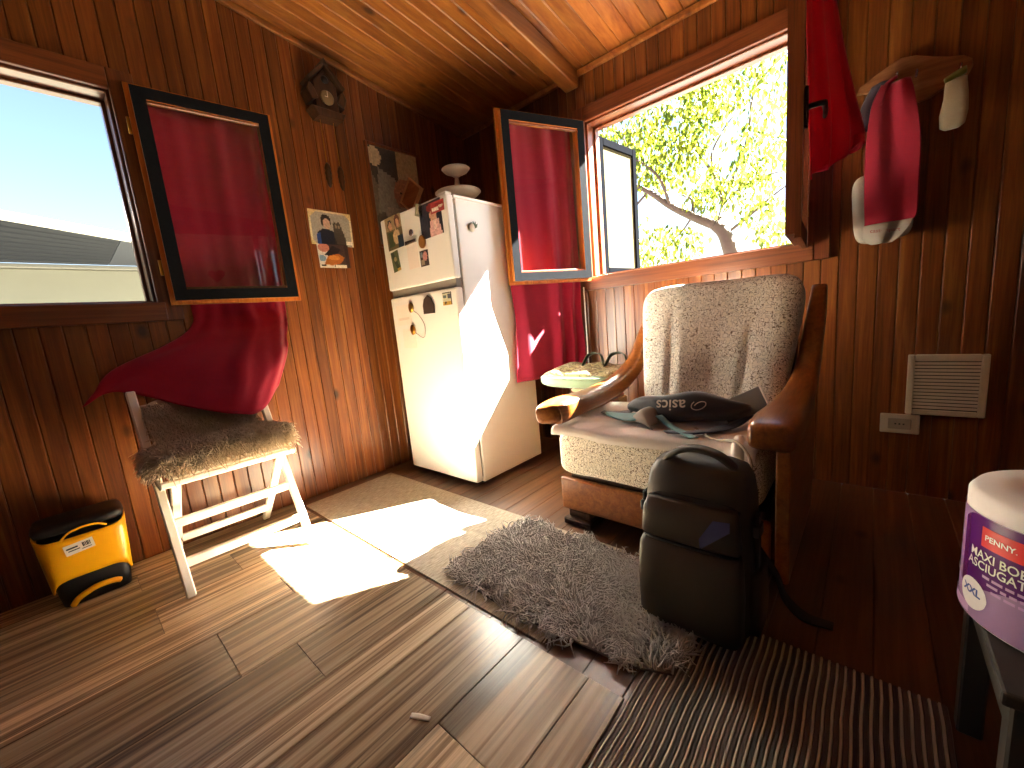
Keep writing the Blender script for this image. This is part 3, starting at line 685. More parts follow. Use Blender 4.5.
# ------------------------------------------------------------------ left wall: pictures and clock
WM = lambda y, z, r=0: frameM((XA+.0022, y, z), (0, math.cos(r), math.sin(r)), (0, -math.sin(r), math.cos(r)), (1, 0, 0))
po = empty('framed_poster', (XA, 1.57, 1.37), 'large framed picture of a child on the wall behind the fridge', 'picture')
print_obj('picture', .34, .56, '6b6460', [('p', [(0, 1), (.55, 1), (.75, .6), (.3, .4), (0, .75)], '3c3a3c'), ('r', .55, .62, 1, 1, 'a89c84'), ('e', .1, .9, .14, .1, 'c4b8a0'), ('p', [(.05, .2), (.15, .8), (.5, .7), (.45, .1)], '7c7c78'), ('e', .66, .55, .24, .16, '8a5f54'), ('e', .66, .62, .2, .1, '98705f'), ('e', .58, .57, .03, .02, '30201c'), ('e', .74, .57, .03, .02, '30201c'), ('p', [(.15, 0), (.25, .4), (.8, .42), (1, 0)], '8d8880'), ('p', [(.0, .3), (.2, .35), (.3, .0), (0, 0)], '54504c')], WM(1.57, 1.65) @ Matrix.Translation((0, 0, .008)), po, 40, 50, 2)
for nm, a in (('frame_side', ((-.187, -.17), (-.297, .297), (0, .018))), ('frame_side', ((.17, .187), (-.297, .297), (0, .018))), ('frame_rail', ((-.17, .17), (.28, .297), (0, .018))), ('frame_rail', ((-.17, .17), (-.297, -.28), (0, .018)))):
    box(nm, *a, W_TRIM, po, .003, 1, WM(1.57, 1.65))
p1 = print_obj('wall_photo', .235, .180, 'a8a49a', [('r', 0, 0, .04, 1, 'e2d4ae'), ('r', .96, 0, 1, 1, 'e2d4ae'), ('r', 0, .95, 1, 1, 'e2d4ae'), ('p', [(0, .72), (0, 1), (.22, 1)], 'd8c48c'), ('p', [(1, .78), (1, 1), (.8, 1)], 'd8c48c'), ('p', [(.13, 0), (.15, .35), (.3, .48), (.52, .45), (.66, .2), (.68, 0)], '1c2130'), ('p', [(.13, .0), (.13, .3), (.22, .35), (.24, 0)], '2c4a8a'), ('e', .385, .70, .12, .2, '241c18'), ('e', .40, .62, .085, .16, 'c8a590'), ('p', [(.55, .0), (.55, .4), (.62, .45), (.8, .2), (.85, 0)], '2c2a28'), ('p', [(.54, .3), (.56, .74), (.62, .66), (.70, .74), (.78, .4), (.86, .05), (.6, .05)], '4a443c'), ('e', .61, .58, .03, .05, '8a7e68'), ('e', .68, .57, .03, .05, '8a7e68'), ('r', .82, .05, .98, .17, 'efe8dc'), ('p', [(0, 0), (.14, .0), (0, .2)], 'd8c48c')], WM(1.115, 1.432, -.02), None, 44, 36, 5)
tag(p1, 'photo of a man in dark clothes beside an owl, pinned on the wall', 'photo')
p2 = print_obj('wall_photo', .172, .125, '4a3836', [('p', [(0, 1), (0, 0), (.5, 0), (.35, .5), (.3, 1)], 'd8d0c8'), ('e', .2, .85, .18, .18, 'c07a6a'), ('p', [(.2, .55), (.5, .95), (.75, .8), (.5, .45)], '2a2428'), ('p', [(.15, .15), (.3, .5), (.65, .62), (.85, .45), (.7, .2), (.4, .1)], 'b06428'), ('e', .5, .42, .18, .1, 'd08a40'), ('r', .5, 0, .95, .14, 'e0d8cc'), ('r', .88, 0, 1, 1, '3a2a2a'), ('e', .12, .4, .1, .15, '7a98b0'), ('r', .05, .06, .2, .14, '202020')], WM(1.105, 1.285, .01) @ Matrix.Translation((0, 0, .0018)), None, 40, 30, 6)
tag(p2, 'small photo of an orange cat tucked below the owl photo', 'photo')
ck = empty('cuckoo_clock', (XA, 1.165, 1.99), 'carved dark wooden cuckoo clock high on the left wall', 'clock')
CM = frameM((XA+.0005, 1.165, 2.09), (0, 1, 0), (0, 0, 1), (1, 0, 0))
prism('case', [(-.062, -.08), (.062, -.08), (.062, .055), (0, .12), (-.062, .055)], .07, W_DARK, ck, CM, .004)
for s in (-1, 1):
    prism('roof_board', [(0, .155), (s*.10, .05), (s*.088, .036), (0, .128)], .095, W_DARK, ck, CM, .003)
    prism('leaf_carving', [(s*.05, -.03), (s*.085, -.05), (s*.105, .0), (s*.09, .04), (s*.07, .02)], .085, W_DARK, ck, CM, .004)
dl_ = lathe('dial', [(.034, 0), (.036, .005), (.030, .008), (.006, .009)], plain('dial', '7a6a48', .4), ck, (0, 0, 0), 24, CM @ Matrix.Translation((0, -.015, .0705)))
boxes('hand', [((-.0015, .0015), (-.015, .013), (.0815, .083)), ((-.016, 0), (-.0165, -.0135), (.0832, .0845))], M_PORC, dl_, 0, CM)
lathe('bird_door', [(.018, 0), (.02, .006), (.01, .012)], M_BLACKP, ck, (0, 0, 0), 14, CM @ Matrix.Translation((0, .07, .0705)))
prism('base_carving', [(-.09, -.075), (.09, -.075), (.07, -.11), (-.06, -.115)], .085, W_DARK, ck, CM, .004)
prism('ridge_ornament', [(-.02, .13), (0, .165), (.02, .13)], .10, W_DARK, ck, CM, .003)
for y, zt in ((-.038, -.34), (.032, -.345)):
    cn_ = tube('chain', [(XA+.04, 1.165+y, 1.975), (XA+.04, 1.165+y, 2.09+zt+.012)], .0015, M_BRASS, ck, 6)
    lathe('pine_cone_weight', [(.004, .0), (.012, -.012), (.017, -.03), (.014, -.04), (.018, -.055), (.014, -.066), (.017, -.08), (.012, -.092), (.013, -.104), (.004, -.125)], W_DARK, cn_, (XA+.04, 1.165+y, 2.09+zt+.012), 12)

# ------------------------------------------------------------------ curtains (clipped to the casements)
cA = empty('curtain', (-2.19, .6, 1.86), 'red curtain on the left casement, its tail flung over the folding chair', 'curtain')
def inter(p, q, n): return [tuple(np.array(p)+(np.array(q)-np.array(p))*k/(n-1)) for k in range(n)]
rowsA = [inter((-2.212, .40, 1.845), (-2.178, .82, 1.845), 6),
         inter((-2.212, .40, 1.45), (-2.18, .81, 1.45), 6),
         inter((-2.212, .415, 1.06), (-2.17, .79, 1.06), 6),
         [(-2.20, .405, .95), (-2.19, .47, .95), (-2.17, .56, .95), (-2.15, .64, .95), (-2.15, .71, .96), (-2.15, .775, .97)],
         [(-2.17, .30, .875), (-2.14, .42, .89), (-2.11, .52, .885), (-2.09, .60, .885), (-2.10, .68, .90), (-2.12, .765, .93)],
         [(-2.14, .12, .80), (-2.10, .27, .83), (-2.03, .42, .79), (-2.0, .54, .80), (-2.02, .65, .83), (-2.09, .745, .87)],
         [(-2.13, .06, .73), (-2.09, .20, .76), (-1.97, .36, .69), (-1.93, .50, .69), (-1.96, .62, .735), (-2.04, .72, .80)],
         [(-2.13, .025, .675), (-2.09, .13, .72), (-1.945, .31, .635), (-1.895, .44, .575), (-1.90, .52, .565), (-1.98, .63, .66)]]
def foldA(u, v):
    k = 1 if v < .5 else max(.3, 1-(v-.5)*1.6)
    return (.010*k*math.sin(u*u*11+u*6+1)+.003*math.sin(u*37), .004*math.sin(v*9+u*4), .006*math.sin(u*9+v*14)*(v > .5)*min(1, (v-.5)*4))
sheet('cloth', rowsA, M_CURT, cA, 12, 7, .002, foldA)
tube('rod', [(-2.214, .39, 1.852), (-2.166, .83, 1.852)], .004, M_CHROME, cA, 8)
cB = empty('curtain', (-1.43, 1.9, 1.86), 'crimson curtain hanging behind the back window left casement beside the fridge', 'curtain')
a0, a1 = np.array((-1.474, 1.685)), np.array((-1.308, 2.125))
def rowB(z, s0=0, s1=1, off=0): return [(a0[0]+(a1[0]-a0[0])*t+off, a0[1]+(a1[1]-a0[1])*t, z) for t in np.linspace(s0, s1, 7)]
rowsB = [rowB(1.875), rowB(1.6), rowB(1.3), rowB(1.05), rowB(.85, .03, .98), rowB(.68, .0, 1, .004), rowB(.50, -.04, 1, .006)]
def foldB(u, v):
    q = u+.05*math.sin(v*2.5+u*5); c = .010*math.sin(q*q*13+q*6)+.004*math.sin(q*31+2); return (c*.9, -c*.4, .0)
sheet('cloth', rowsB, M_CURT, cB, 14, 6, .002, foldB)
tube('rod', [(-1.490, 1.69, 1.882), (-1.32, 2.13, 1.882)], .004, M_CHROME, cB, 8)
o = prism('applique', [(x*.035, y*.05) for x, y in hp], .003, M_LACE, cB, frameM((-1.452, 1.775, .775), Vector((.166, .44, 0)).normalized(), (0, 0, 1), Vector((.44, -.166, 0)).normalized()))
cC = empty('curtain', (-.2, 1.9, 1.86), 'crimson curtain bunched over the right hand casement handle side', 'curtain')
rowsC = [inter((-.205, 1.83, 1.95), (-.15, 2.10, 1.95), 5), inter((-.200, 1.80, 1.75), (-.115, 2.09, 1.72), 5), inter((-.195, 1.80, 1.60), (-.085, 2.08, 1.56), 5),
         inter((-.193, 1.81, 1.45), (-.055, 2.07, 1.42), 5), inter((-.190, 1.82, 1.36), (-.05, 2.06, 1.37), 5), inter((-.188, 1.84, 1.27), (-.05, 2.05, 1.36), 5), inter((-.185, 1.85, 1.235), (-.06, 2.05, 1.35), 5)]
def foldC(u, v): return (.009*math.sin(u*19+v*2), .006*math.sin(u*31), .008*math.sin(u*12+v*25)*(v > .6))
sheet('cloth', rowsC, M_CURT, cC, 12, 6, .002, foldC)
tube('rod', [(-.207, 1.72, 1.954), (-.145, 2.13, 1.954)], .004, M_CHROME, cC, 8)
tag(tube('curtain_wand', [(-1.287, 2.13, 1.0), (-1.285, 2.13, .45)], .004, M_PAPER), 'thin white rod standing against the wall below the back casement', 'rod')

# ------------------------------------------------------------------ folding chair with fluffy pads
ch = empty('folding_chair', (-1.9, .36, 0), 'white wooden folding chair under the left window', 'chair')
SL = -.473
for y in (.157, .562):
    beam('stile', (-1.715, y, .012), (-1.715+SL*.715, y-.004, .715), .022, .028, M_CHAIRW, ch, .004, (0, 1, 0))
for y in (.190, .528):
    beam('rear_leg', (-2.165, y, .014), (-1.79, y, .398), .02, .03, M_CHAIRW, ch, .004, (0, 1, 0))
for nm, z, yy in (('rung', .115, (.168, .551)), ('rung', .245, (.168, .551))):
    x = -1.715+SL*z; box(nm, (x-.009, x+.009), yy, (z-.016, z+.016), M_CHAIRW, ch, .003)
box('rear_rung', (-2.075, -2.057), (.200, .518), (.085, .115), M_CHAIRW, ch, .003)
box('front_rail', (-1.772, -1.75), (.146, .578), (.396, .418), M_CHAIRW, ch, .004)
for k in range(5): box('seat_slat', (-1.825-k*.050, -1.785-k*.050), (.179, .540), (.408-.004*k, .42-.004*k), M_CHAIRW, ch, .003)
for y0, y1 in ((.146, .156), (.568, .578)): box('seat_side', (-2.0, -1.774), (y0, y1), (.388, .416), M_CHAIRW, ch, .003)
x = -1.715+SL*.70; box('back_slat', (x-.008, x+.008), (.17, .55), (.60, .66), M_CHAIRW, ch, .003)
M_FUR = fabric('beige sheepskin pile', 'd8c4a6', .22, 300, .2)
cu = empty('seat_cushion', (-1.85, .36, .44), 'fluffy beige seat pad on the folding chair', 'cushion')
pv, pf = pillow_geo((.148, .208, .032), .55, .4); tilt = Matrix.Translation((-1.885, .355, .472)) @ Matrix.Rotation(R(-4), 4, 'Y')
mesh('pad', pv, pf, M_FUR, cu, True, M=tilt)
def fur(nm, h, M, n, L, parent, e1=.55, e2=.4, droop=.6, cond=None):
    P = []; D = []
    for _ in range(n):   # evenly round the rim of the pad
        q = rnd.uniform(0, 2*(h[0]+h[1])); u = rnd.uniform(-1, 1); z = rnd.uniform(-.9, .8)*h[2]; sg = rnd.choice((-1, 1))
        p, d = (Vector((u*h[0], sg*h[1], z)), Vector((0, sg, .25))) if q > 2*h[1] else (Vector((sg*h[0], u*h[1], z)), Vector((sg, 0, .25)))
        P.append(M @ (p*.97)); D.append(M.to_3x3() @ d)
    return tufts(nm, P, D, L, .0042, M_FUR, parent, droop, 3, .45)
fur('pile', (.150, .210, .036), tilt, 2800, .036, cu)
for _ in range(1):
    P = []
    for _k in range(2400):
        u, v = rnd.uniform(-1, 1), rnd.uniform(-1, 1); P.append(tilt @ Vector((u*.145, v*.205, .039*(1-.4*max(abs(u), abs(v))**5))))
    tufts('pile', P, [(rnd.gauss(.3, .5), rnd.gauss(0, .6), .7) for _ in P], .048, .0042, M_FUR, cu, .5, 4, .3)
cb = empty('back_pad', (-2.0, .36, .5), 'fluffy beige pad hanging on the folding chair back', 'cushion')
tb = Matrix.Translation((-1.990, .345, .585)) @ Matrix.Rotation(R(-25.3), 4, 'Y')
pv, pf = pillow_geo((.012, .175, .10), .4, .4); mesh('pad', pv, pf, M_FUR, cb, True, M=tb)
P = [tb @ Vector((.012, rnd.uniform(-.172, .172), rnd.uniform(-.096, .075))) for _ in range(2600)]
tufts('pile', P, [tb.to_3x3() @ Vector((1, rnd.gauss(0, .4), rnd.gauss(-.5, .4))) for _ in P], .026, .0042, M_FUR, cb, .5, 3, .35)

# ------------------------------------------------------------------ yellow bin
bn = empty('waste_bin', (-2.12, -.05, 0), 'small yellow and black waste bin on the floor against the left wall', 'bin')
n = 14
loft('body', [(-2.125, -.053, .0068, .075, .088), (-2.125, -.053, .05, .077, .094), (-2.125, -.055, .255, .082, .106)], M_BLACKP, bn, 32, .3)
def ring_pts(t, z):   # front shell of the bin wrapping round to its sides: t from -1 to 1
    g = (z-.05)/.2; a = t*R(118); sp = lambda c: math.copysign(abs(c)**.32, c)
    return (-2.125+(.081+.006*g)*sp(math.cos(a)), -.055+(.098+.013*g)*sp(math.sin(a)), z)
V = []; F = []; nu, nv = 48, 8
for j in range(nv+1):
    for i in range(nu+1):
        t = -1+2*i/nu; q = max(0, 1-(t/.55)**2); zb = .062+.045*q; zt = .271-.020*q; z = zb+(zt-zb)*j/nv
        V.append(ring_pts(t, z))
for j in range(nv):
    for i in range(nu): F.append((j*(nu+1)+i, j*(nu+1)+i+1, (j+1)*(nu+1)+i+1, (j+1)*(nu+1)+i))
o = mesh('front_shell', V, F, M_YEL, bn, True); s = o.modifiers.new('wall', 'SOLIDIFY'); s.thickness = .004; s.offset = 1
tube('foot_arch', cr([(-2.036, -.120, .010), (-2.033, -.10, .034), (-2.031, -.055, .052), (-2.033, -.01, .05), (-2.036, .01, .04)], 6), [.003]+[.010]*23+[.003], M_YEL, bn, 8)
tube('carry_handle', cr([(-2.03, -.105, .252), (-2.024, -.085, .272), (-2.022, -.05, .281), (-2.024, -.015, .277), (-2.03, .008, .262)], 6), .0035, M_YEL, bn, 8)
loft('lid', [(-2.125, -.055, .2725, .086, .112), (-2.125, -.055, .290, .090, .116), (-2.127, -.055, .300, .086, .110), (-2.13, -.055, .306, .06, .085)], M_BLACKP, bn, 32, .35)
LM = frameM((-2.0335, -.068, .212), (0, 1, .10), (0, -.10, 1), (1, 0, 0))
lb = box('label', (-.036, .036), (-.018, .018), (0, .0008), M_PAPER, bn, 0, 1, LM)
boxes('barcode', [((.008+k*.0035, .008+k*.0035+(.002 if k % 3 else .0028)), (-.004, .011), (.0008, .0012)) for k in range(6)], M_BLACKINK, lb, 0, LM)
boxes('print_line', [((-.031, -.003), (.002, .007), (.0008, .0012)), ((-.028, .0), (-.006, -.003), (.0008, .0012)), ((.004, .028), (-.011, -.009), (.0008, .0012))], M_BLACKINK, lb, 0, LM)

# ------------------------------------------------------------------ armchair
ac = empty('armchair', (-.55, 1.55, 0), 'leopard print armchair with curved wooden arms under the back window', 'armchair')
def puff(name, h, M, mat, e1, e2, amp, parent, seed=0, nu=36, nv=96, wr=None):
    V, F = pillow_geo(h, e1, e2, nu, nv); q = np.array(V)
    if wr: q = np.array([wr(v) for v in q])
    return mesh(name, q, F, mat, parent, True, M=M)
def seat_wr(v):
    x, y, z = v; d = .006*math.sin(x*17+y*9)+.004*math.sin(y*23-x*11); return (x, y, z+d*(1 if z > 0 else .4))
puff('seat_cushion', (.352, .268, .094), Matrix.Translation((-.566, 1.484, .325)), M_LEO, .28, .2, 0, ac, wr=seat_wr)
def back_wr(v):
    x, y, z = v; k = 1-.20*(.25-z)/.5
    d = 0
    if y < 0:
        for c, a_ in ((-.07, .020), (.01, .028), (.075, .020), (-.15, .012), (.15, .008)):
            d += a_*math.exp(-((x-c-.05*z)/.014)**2)*max(0, min(1, (.16-z)/.25))
        d += .006*math.sin(x*14)
    return (x*k, y+d, z)
Mb = Matrix.Translation((-.463, 1.69, .655)) @ Matrix.Rotation(R(-18.5), 4, 'X')
puff('back_cushion', (.295, .072, .270), Mb, M_LEO, .26, .35, 0, ac, nu=60, nv=140, wr=back_wr)
box('front_panel', (-.935, -.20), (1.272, 1.300), (.062, .196), W_ARM, ac, .008, 2)
box('base_frame', (-.90, -.215), (1.301, 1.86), (.10, .22), W_DARK, ac, .004)
def sweep(name, path, wds, hts, mat, parent, n=20, e=.45, ax=(1, 0, 0)):
    P = [Vector(p) for p in path]; V = []; F = []; sp = lambda c: math.copysign(abs(c)**e, c)
    for i, p in enumerate(P):
        t = (P[min(i+1, len(P)-1)]-P[max(i-1, 0)]).normalized(); x = Vector(ax); x = (x-t*x.dot(t)).normalized(); z = x.cross(t)
        for k in range(n):
            a = 2*math.pi*k/n; V.append(p+x*wds[i]/2*sp(math.cos(a))+z*hts[i]/2*sp(math.sin(a)))
    for i in range(len(P)-1):
        for k in range(n): F.append((i*n+k, i*n+(k+1) % n, (i+1)*n+(k+1) % n, (i+1)*n+k))
    F += [tuple(range(n-1, -1, -1)), tuple((len(P)-1)*n+k for k in range(n))]
    return mesh(name, V, F, mat, parent, True)
for s_, xs in ((-1, (-.900, -.905, -.895, -.885, -.872, -.845, -.808, -.778, -.755)), (1, (-.188, -.188, -.184, -.178, -.168, -.160, -.154, -.148, -.144))):
    ys = (1.178, 1.20, 1.28, 1.40, 1.54, 1.66, 1.745, 1.80, 1.845); zs = (.478, .482, .492, .498, .520, .575, .665, .765, .865) if s_ > 0 else (.478, .482, .490, .492, .500, .530, .600, .72, .83)
    n_ = 5; pth = cr(list(zip(xs, ys, zs)), n_); wd = [a[0] for a in cr([(w_, 0, 0) for w_ in (.085, .112, .118, .105, .085, .07, .062, .055, .045)], n_)]
    ht = [a[0] for a in cr([(w_, 0, 0) for w_ in (.05, .078, .082, .072, .075, .08, .08, .07, .045)], n_)]
    sweep('arm', pth, wd, ht, W_ARM, ac)
    x = -.182 if s_ > 0 else -.92
    prism('side_panel', [(1.235 if s_ > 0 else 1.36, .045), (1.80, .045)] + ([(1.86, .30), (1.83, .74), (1.70, .56), (1.56, .475)] if s_ > 0 else [(1.72, .44)]) + [(1.40, .455), (1.235 if s_ > 0 else 1.36, .455)], .034, W_ARM, ac, frameM((x+(.0 if s_ > 0 else 0), 0, 0), (0, 1, 0), (0, 0, 1), (1, 0, 0)), .004)
for x in (-.86, -.265):
    for y in (1.30, 1.80): boxes('foot', [((x-.05, x+.05), (y-.02, y+.06), (.028, .0615)), ((x-.065, x+.065), (y-.04, y+.08), (.0005, .028))], W_DARK, ac, .005)
box('back_frame', (-.78, -.20), (1.80, 1.825), (.22, .78), W_DARK, ac, .01, 2)
# quilt on the seat
qm, t_, b_ = new_mat('pale quilted blanket'); vq = coords(t_, (1, 1, 1), False, 'obj')
vo = t_.nodes.new('ShaderNodeTexVoronoi'); vo.inputs['Scale'].default_value = 26; t_.links.new(vq, vo.inputs['Vector'])
cq = mixc(t_, noise(t_, vq, 9, 5), lin('e6dfd6'), lin('f8f4ee')); t_.links.new(cq, b_.inputs['Base Color']); b_.inputs['Roughness'].default_value = .9; bump(t_, vo.outputs['Distance'], b_, .5, .006)
xs = np.linspace(-.915, -.225, 7)
def qrow(y, z, d=0): return [(x, y+.008*math.sin(x*13), z+.004*math.sin(x*19+y*30)+d*(abs(x+.57)/.34)**6) for x in xs]
qb = sheet('seat_blanket', [qrow(1.205, .398), qrow(1.208, .415), qrow(1.225, .430, -.006), qrow(1.30, .4345, -.004), qrow(1.42, .436, -.004), qrow(1.55, .436, -.004), qrow(1.63, .436, -.004)], qm, None, 8, 6, .006)
tag(qb, 'pale quilted blanket spread over the armchair seat', 'blanket')

# ------------------------------------------------------------------ things on the armchair
M_BAGK = fabric('black nylon', '1f1d22', .2, 700, 0, .6)
M_NAVY = fabric('navy webbing', '20263c', .2, 900)
wb = empty('waist_bag', (-.50, 1.53, .44), 'black waist bag with an upside down sports logo lying on the armchair seat', 'bag')
def bag_wr(v): x, y, z = v; return (x, y*(1-.25*abs(x)/.21), z*(1-.55*(abs(x)/.21)**2)+.006*math.sin(x*30))
bM = Matrix.Translation((-.485, 1.425, .488)) @ Matrix.Rotation(R(-4), 4, 'Y') @ Matrix.Rotation(R(-20), 4, 'X')
puff('pouch', (.21, .075, .05), bM, M_BAGK, .6, .7, 0, wb, nu=20, nv=50, wr=bag_wr)
sheet('belt', [[(-.68, 1.40, .452), (-.76, 1.38, .449), (-.81, 1.41, .446)], [(-.68, 1.44, .46), (-.76, 1.42, .452), (-.81, 1.44, .447)]], M_BAGK, wb, 6, 3, .004)
sheet('belt', [[(-.29, 1.42, .475), (-.35, 1.35, .454), (-.43, 1.285, .447), (-.50, 1.265, .446)], [(-.265, 1.43, .482), (-.305, 1.345, .456), (-.39, 1.265, .448), (-.48, 1.245, .446)]], M_NAVY, wb, 6, 3, .004)
tube('piping', cr([(-.675, 1.41, .478), (-.59, 1.392, .518), (-.48, 1.388, .534), (-.37, 1.395, .524), (-.30, 1.405, .495)], 6), .004, M_BAGK, wb, 6)
M_LOGO = plain('pale logo print', 'c8b8a8', .6)
def onbag(x, y):   # lettering rotated by half a turn on the bag's front
    xx, zz = -x-.005, -y; h = (.21, .075, .05); u = min(.98, abs(xx)/.21); w_ = (1-.55*u*u)
    r = max(0, 1-(abs(xx)/h[0])**(2/.7)); q = abs(zz/(h[2]*w_))
    yy = -h[1]*(max(0, 1-min(.98, q)**(2/.6))**(.6/2))*(r**(.7/2))*(1-.25*u) - .0025
    return bM @ Vector((xx, yy, zz))
text('logo_lettering', 'asics', .056, lambda x, y: onbag(x+.016, y), M_LOGO, wb, 0, .0006)
sp_ = [onbag(-.078+.024*math.cos(a)*(1-a/14)+.008*math.sin(a), .018*math.sin(a)*(1-a/14)) for a in np.linspace(-.6, 6.6, 22)]
tube('logo_swirl', sp_, .0016, M_LOGO, wb, 6)
cp = empty('visor', (-.63, 1.36, .44), 'grey and teal sun visor lying beside the waist bag', 'visor')
M_TEAL = fabric('teal lining', '6fa0a4', .15); M_GREYF = fabric('grey felt', '8a8072', .2)
vM = Matrix.Translation((-.655, 1.345, .447)) @ Matrix.Rotation(R(28), 4, 'Z')
V = []; F = []
for i in range(9):
    for j in range(25):
        a = 2*math.pi*j/24; r = i/8; V.append((.085*r*math.cos(a), .05*r*math.sin(a), .008+.02*r*r*(.5+.5*math.cos(a*2))))
for i in range(8):
    for j in range(24): F.append((i*25+j, i*25+j+1, (i+1)*25+j+1, (i+1)*25+j))
o = mesh('brim', V, F, M_TEAL, cp, True, M=vM); s = o.modifiers.new('t', 'SOLIDIFY'); s.thickness = .005
sheet('band', [[(-.615, 1.42, .452), (-.575, 1.38, .50), (-.535, 1.32, .455)], [(-.65, 1.37, .455), (-.60, 1.33, .487), (-.545, 1.275, .450)], [(-.64, 1.325, .449), (-.585, 1.29, .456), (-.53, 1.255, .448)]], M_GREYF, cp, 8, 6, .004)
sheet('strap', [[(-.55, 1.33, .475), (-.50, 1.30, .452), (-.44, 1.25, .447), (-.40, 1.22, .446)], [(-.535, 1.35, .475), (-.485, 1.32, .452), (-.42, 1.27, .447), (-.38, 1.235, .446)]], M_TEAL, cp, 6, 2, .003)
bk = empty('notebook', (-.30, 1.60, .45), 'grey notebook with a white spine wedged between waist bag and armrest', 'notebook')
nM = frameM((-.300, 1.475, .500), Vector((1, .1, .55)).normalized(), Vector((-.5, .3, 1)).normalized(), Vector((.1, -1, .35)).normalized())
box('cover', (-.075, .055), (-.04, .04), (0, .010), fabric('grey cover', '8d877e', .1), bk, .002, 1, nM)
box('spine', (.055, .063), (-.041, .041), (-.001, .011), M_PAPER, bk, .002, 1, nM)
rt = empty('rolled_cloth', (-.245, 1.215, .43), 'white rolled cloth with drawstring at the right front corner of the seat', 'cloth')
tube('roll', cr([(-.275, 1.26, .448), (-.268, 1.205, .444), (-.262, 1.178, .415), (-.26, 1.172, .38)], 6), [.014]*6+[.016]*13, M_PAPER, rt, 12)
tube('drawstring', cr([(-.42, 1.33, .448), (-.34, 1.24, .446), (-.27, 1.19, .462), (-.235, 1.165, .44), (-.222, 1.150, .41), (-.228, 1.152, .392), (-.24, 1.16, .40)], 8), .0035, fabric('beige cord', 'a39880'), rt, 7)

# green bag and box beside the armchair
cbx = empty('cardboard_box', (-1.09, 1.78, 0), 'cardboard box standing between the fridge and the armchair', 'box')
M_CARD = plain('cardboard', 'b8905c', .85, 0, .12, 14)
box('carton', (-1.165, -.955), (1.70, 1.95), (.0005, .40), M_CARD, cbx, .004)
box('tape', (-1.08, -1.05), (1.6995, 1.9505), (.401, .4022), plain('tape', 'd6c49a', .35), cbx, 0)
for i, c in enumerate(('a0503c', 'd8c8a8', '8a4a38', 'c8b088')):
    o = box('folded_cloth', (-1.16+.006*i, -.962-.005*i), (1.705, 1.94), (.4030+i*.018, .4205+i*.018), fabric('folded cloth '+str(i), c), None, .007, 2)
    tag(o, ['rust red folded cloth at the bottom of the pile on the cardboard box', 'cream folded cloth second from the bottom on the cardboard box', 'brown folded cloth third from the bottom on the cardboard box', 'sand folded cloth directly under the green bag'][i], 'cloth', 'folded cloths on the box')
gb = empty('quilted_bag', (-1.07, 1.77, .48), 'green bag with a patterned top lying on the folded cloths beside the armchair', 'bag')
M_GREEN = fabric('sage green cloth', '7c9272', .15)
def floral():
    m, t, b = new_mat('floral quilted cloth'); v = coords(t, (1, 1, 1), False, 'obj'); n = noise(t, v, 22, 3, .6, 1)
    c = ramp(t, n, [(.3, '3c4630'), (.44, 'a8996a'), (.55, '5d4a34'), (.66, 'c8bc94')]); t.links.new(c, b.inputs['Base Color']); b.inputs['Roughness'].default_value = .9; return m
puff('body', (.235, .13, .042), Matrix.Translation((-1.09, 1.77, .520)), M_GREEN, .6, .5, 0, gb, nu=16, nv=48)
puff('top_cover', (.225, .125, .030), Matrix.Translation((-1.09, 1.775, .552)) @ Matrix.Rotation(R(5), 4, 'X'), floral(), .7, .5, 0, gb, nu=14, nv=48, wr=lambda v: (v[0], v[1], v[2]+.008*math.sin(v[0]*38)*(v[2] > 0)))
tube('piping', cr([(-1.32, 1.74, .535), (-1.28, 1.655, .535), (-1.09, 1.635, .538), (-.92, 1.655, .538), (-.865, 1.72, .54)], 6), .005, M_GREEN, gb, 6)
for s_ in (0, 1):
    sheet('handle', [[(-1.12+.13*s_, 1.80, .57), (-1.10+.13*s_, 1.84, .625), (-1.04+.13*s_, 1.85, .63), (-1.00+.13*s_, 1.82, .575)], [(-1.12+.13*s_, 1.775, .575), (-1.10+.13*s_, 1.815, .635), (-1.04+.13*s_, 1.825, .64), (-1.00+.13*s_, 1.795, .58)]], fabric('dark olive strap', '3a4028'), gb, 6, 2, .004)

# ------------------------------------------------------------------ backpack
bp = empty('backpack', (-.325, 1.04, .006), 'dark olive backpack standing in front of the armchair', 'backpack')
M_PACK = plain('dark olive coated nylon', '3b3326', .5, 0, .25, 9, .12, .05)
M_PACK2 = plain('black webbing', '15130f', .6)
z0 = .0135
loft('body', [(-.325, 1.055, z0, .118, .075), (-.325, 1.055, z0+.012, .132, .088), (-.325, 1.056, .12, .136, .092), (-.325, 1.058, .27, .132, .088), (-.325, 1.062, .36, .129, .082), (-.325, 1.066, .41, .122, .072), (-.325, 1.070, .436, .108, .058), (-.325, 1.072, .447, .085, .04), (-.325, 1.074, .451, .05, .02)], M_PACK, bp, 40, .5)
lp_ = loft('lower_pocket', [(-.325, .960, z0+.004, .112, .022), (-.325, .956, z0+.03, .124, .034), (-.325, .956, .15, .126, .036), (-.325, .960, .235, .122, .032), (-.325, .966, .252, .116, .022)], M_PACK, bp, 40, .45)
up_ = loft('upper_pocket', [(-.325, .970, .256, .114, .020), (-.325, .965, .268, .118, .028), (-.325, .968, .33, .114, .026), (-.325, .978, .358, .106, .018)], M_PACK, bp, 40, .45)
tube('zip', cr([(-.435, .990, .350), (-.40, .988, .366), (-.325, .986, .370), (-.25, .988, .366), (-.215, .990, .350)], 8), .004, M_PACK2, up_, 6)
tube('zip', cr([(-.438, .958, .252), (-.40, .944, .256), (-.325, .941, .257), (-.25, .944, .256), (-.212, .958, .252)], 8), .004, M_PACK2, lp_, 6)
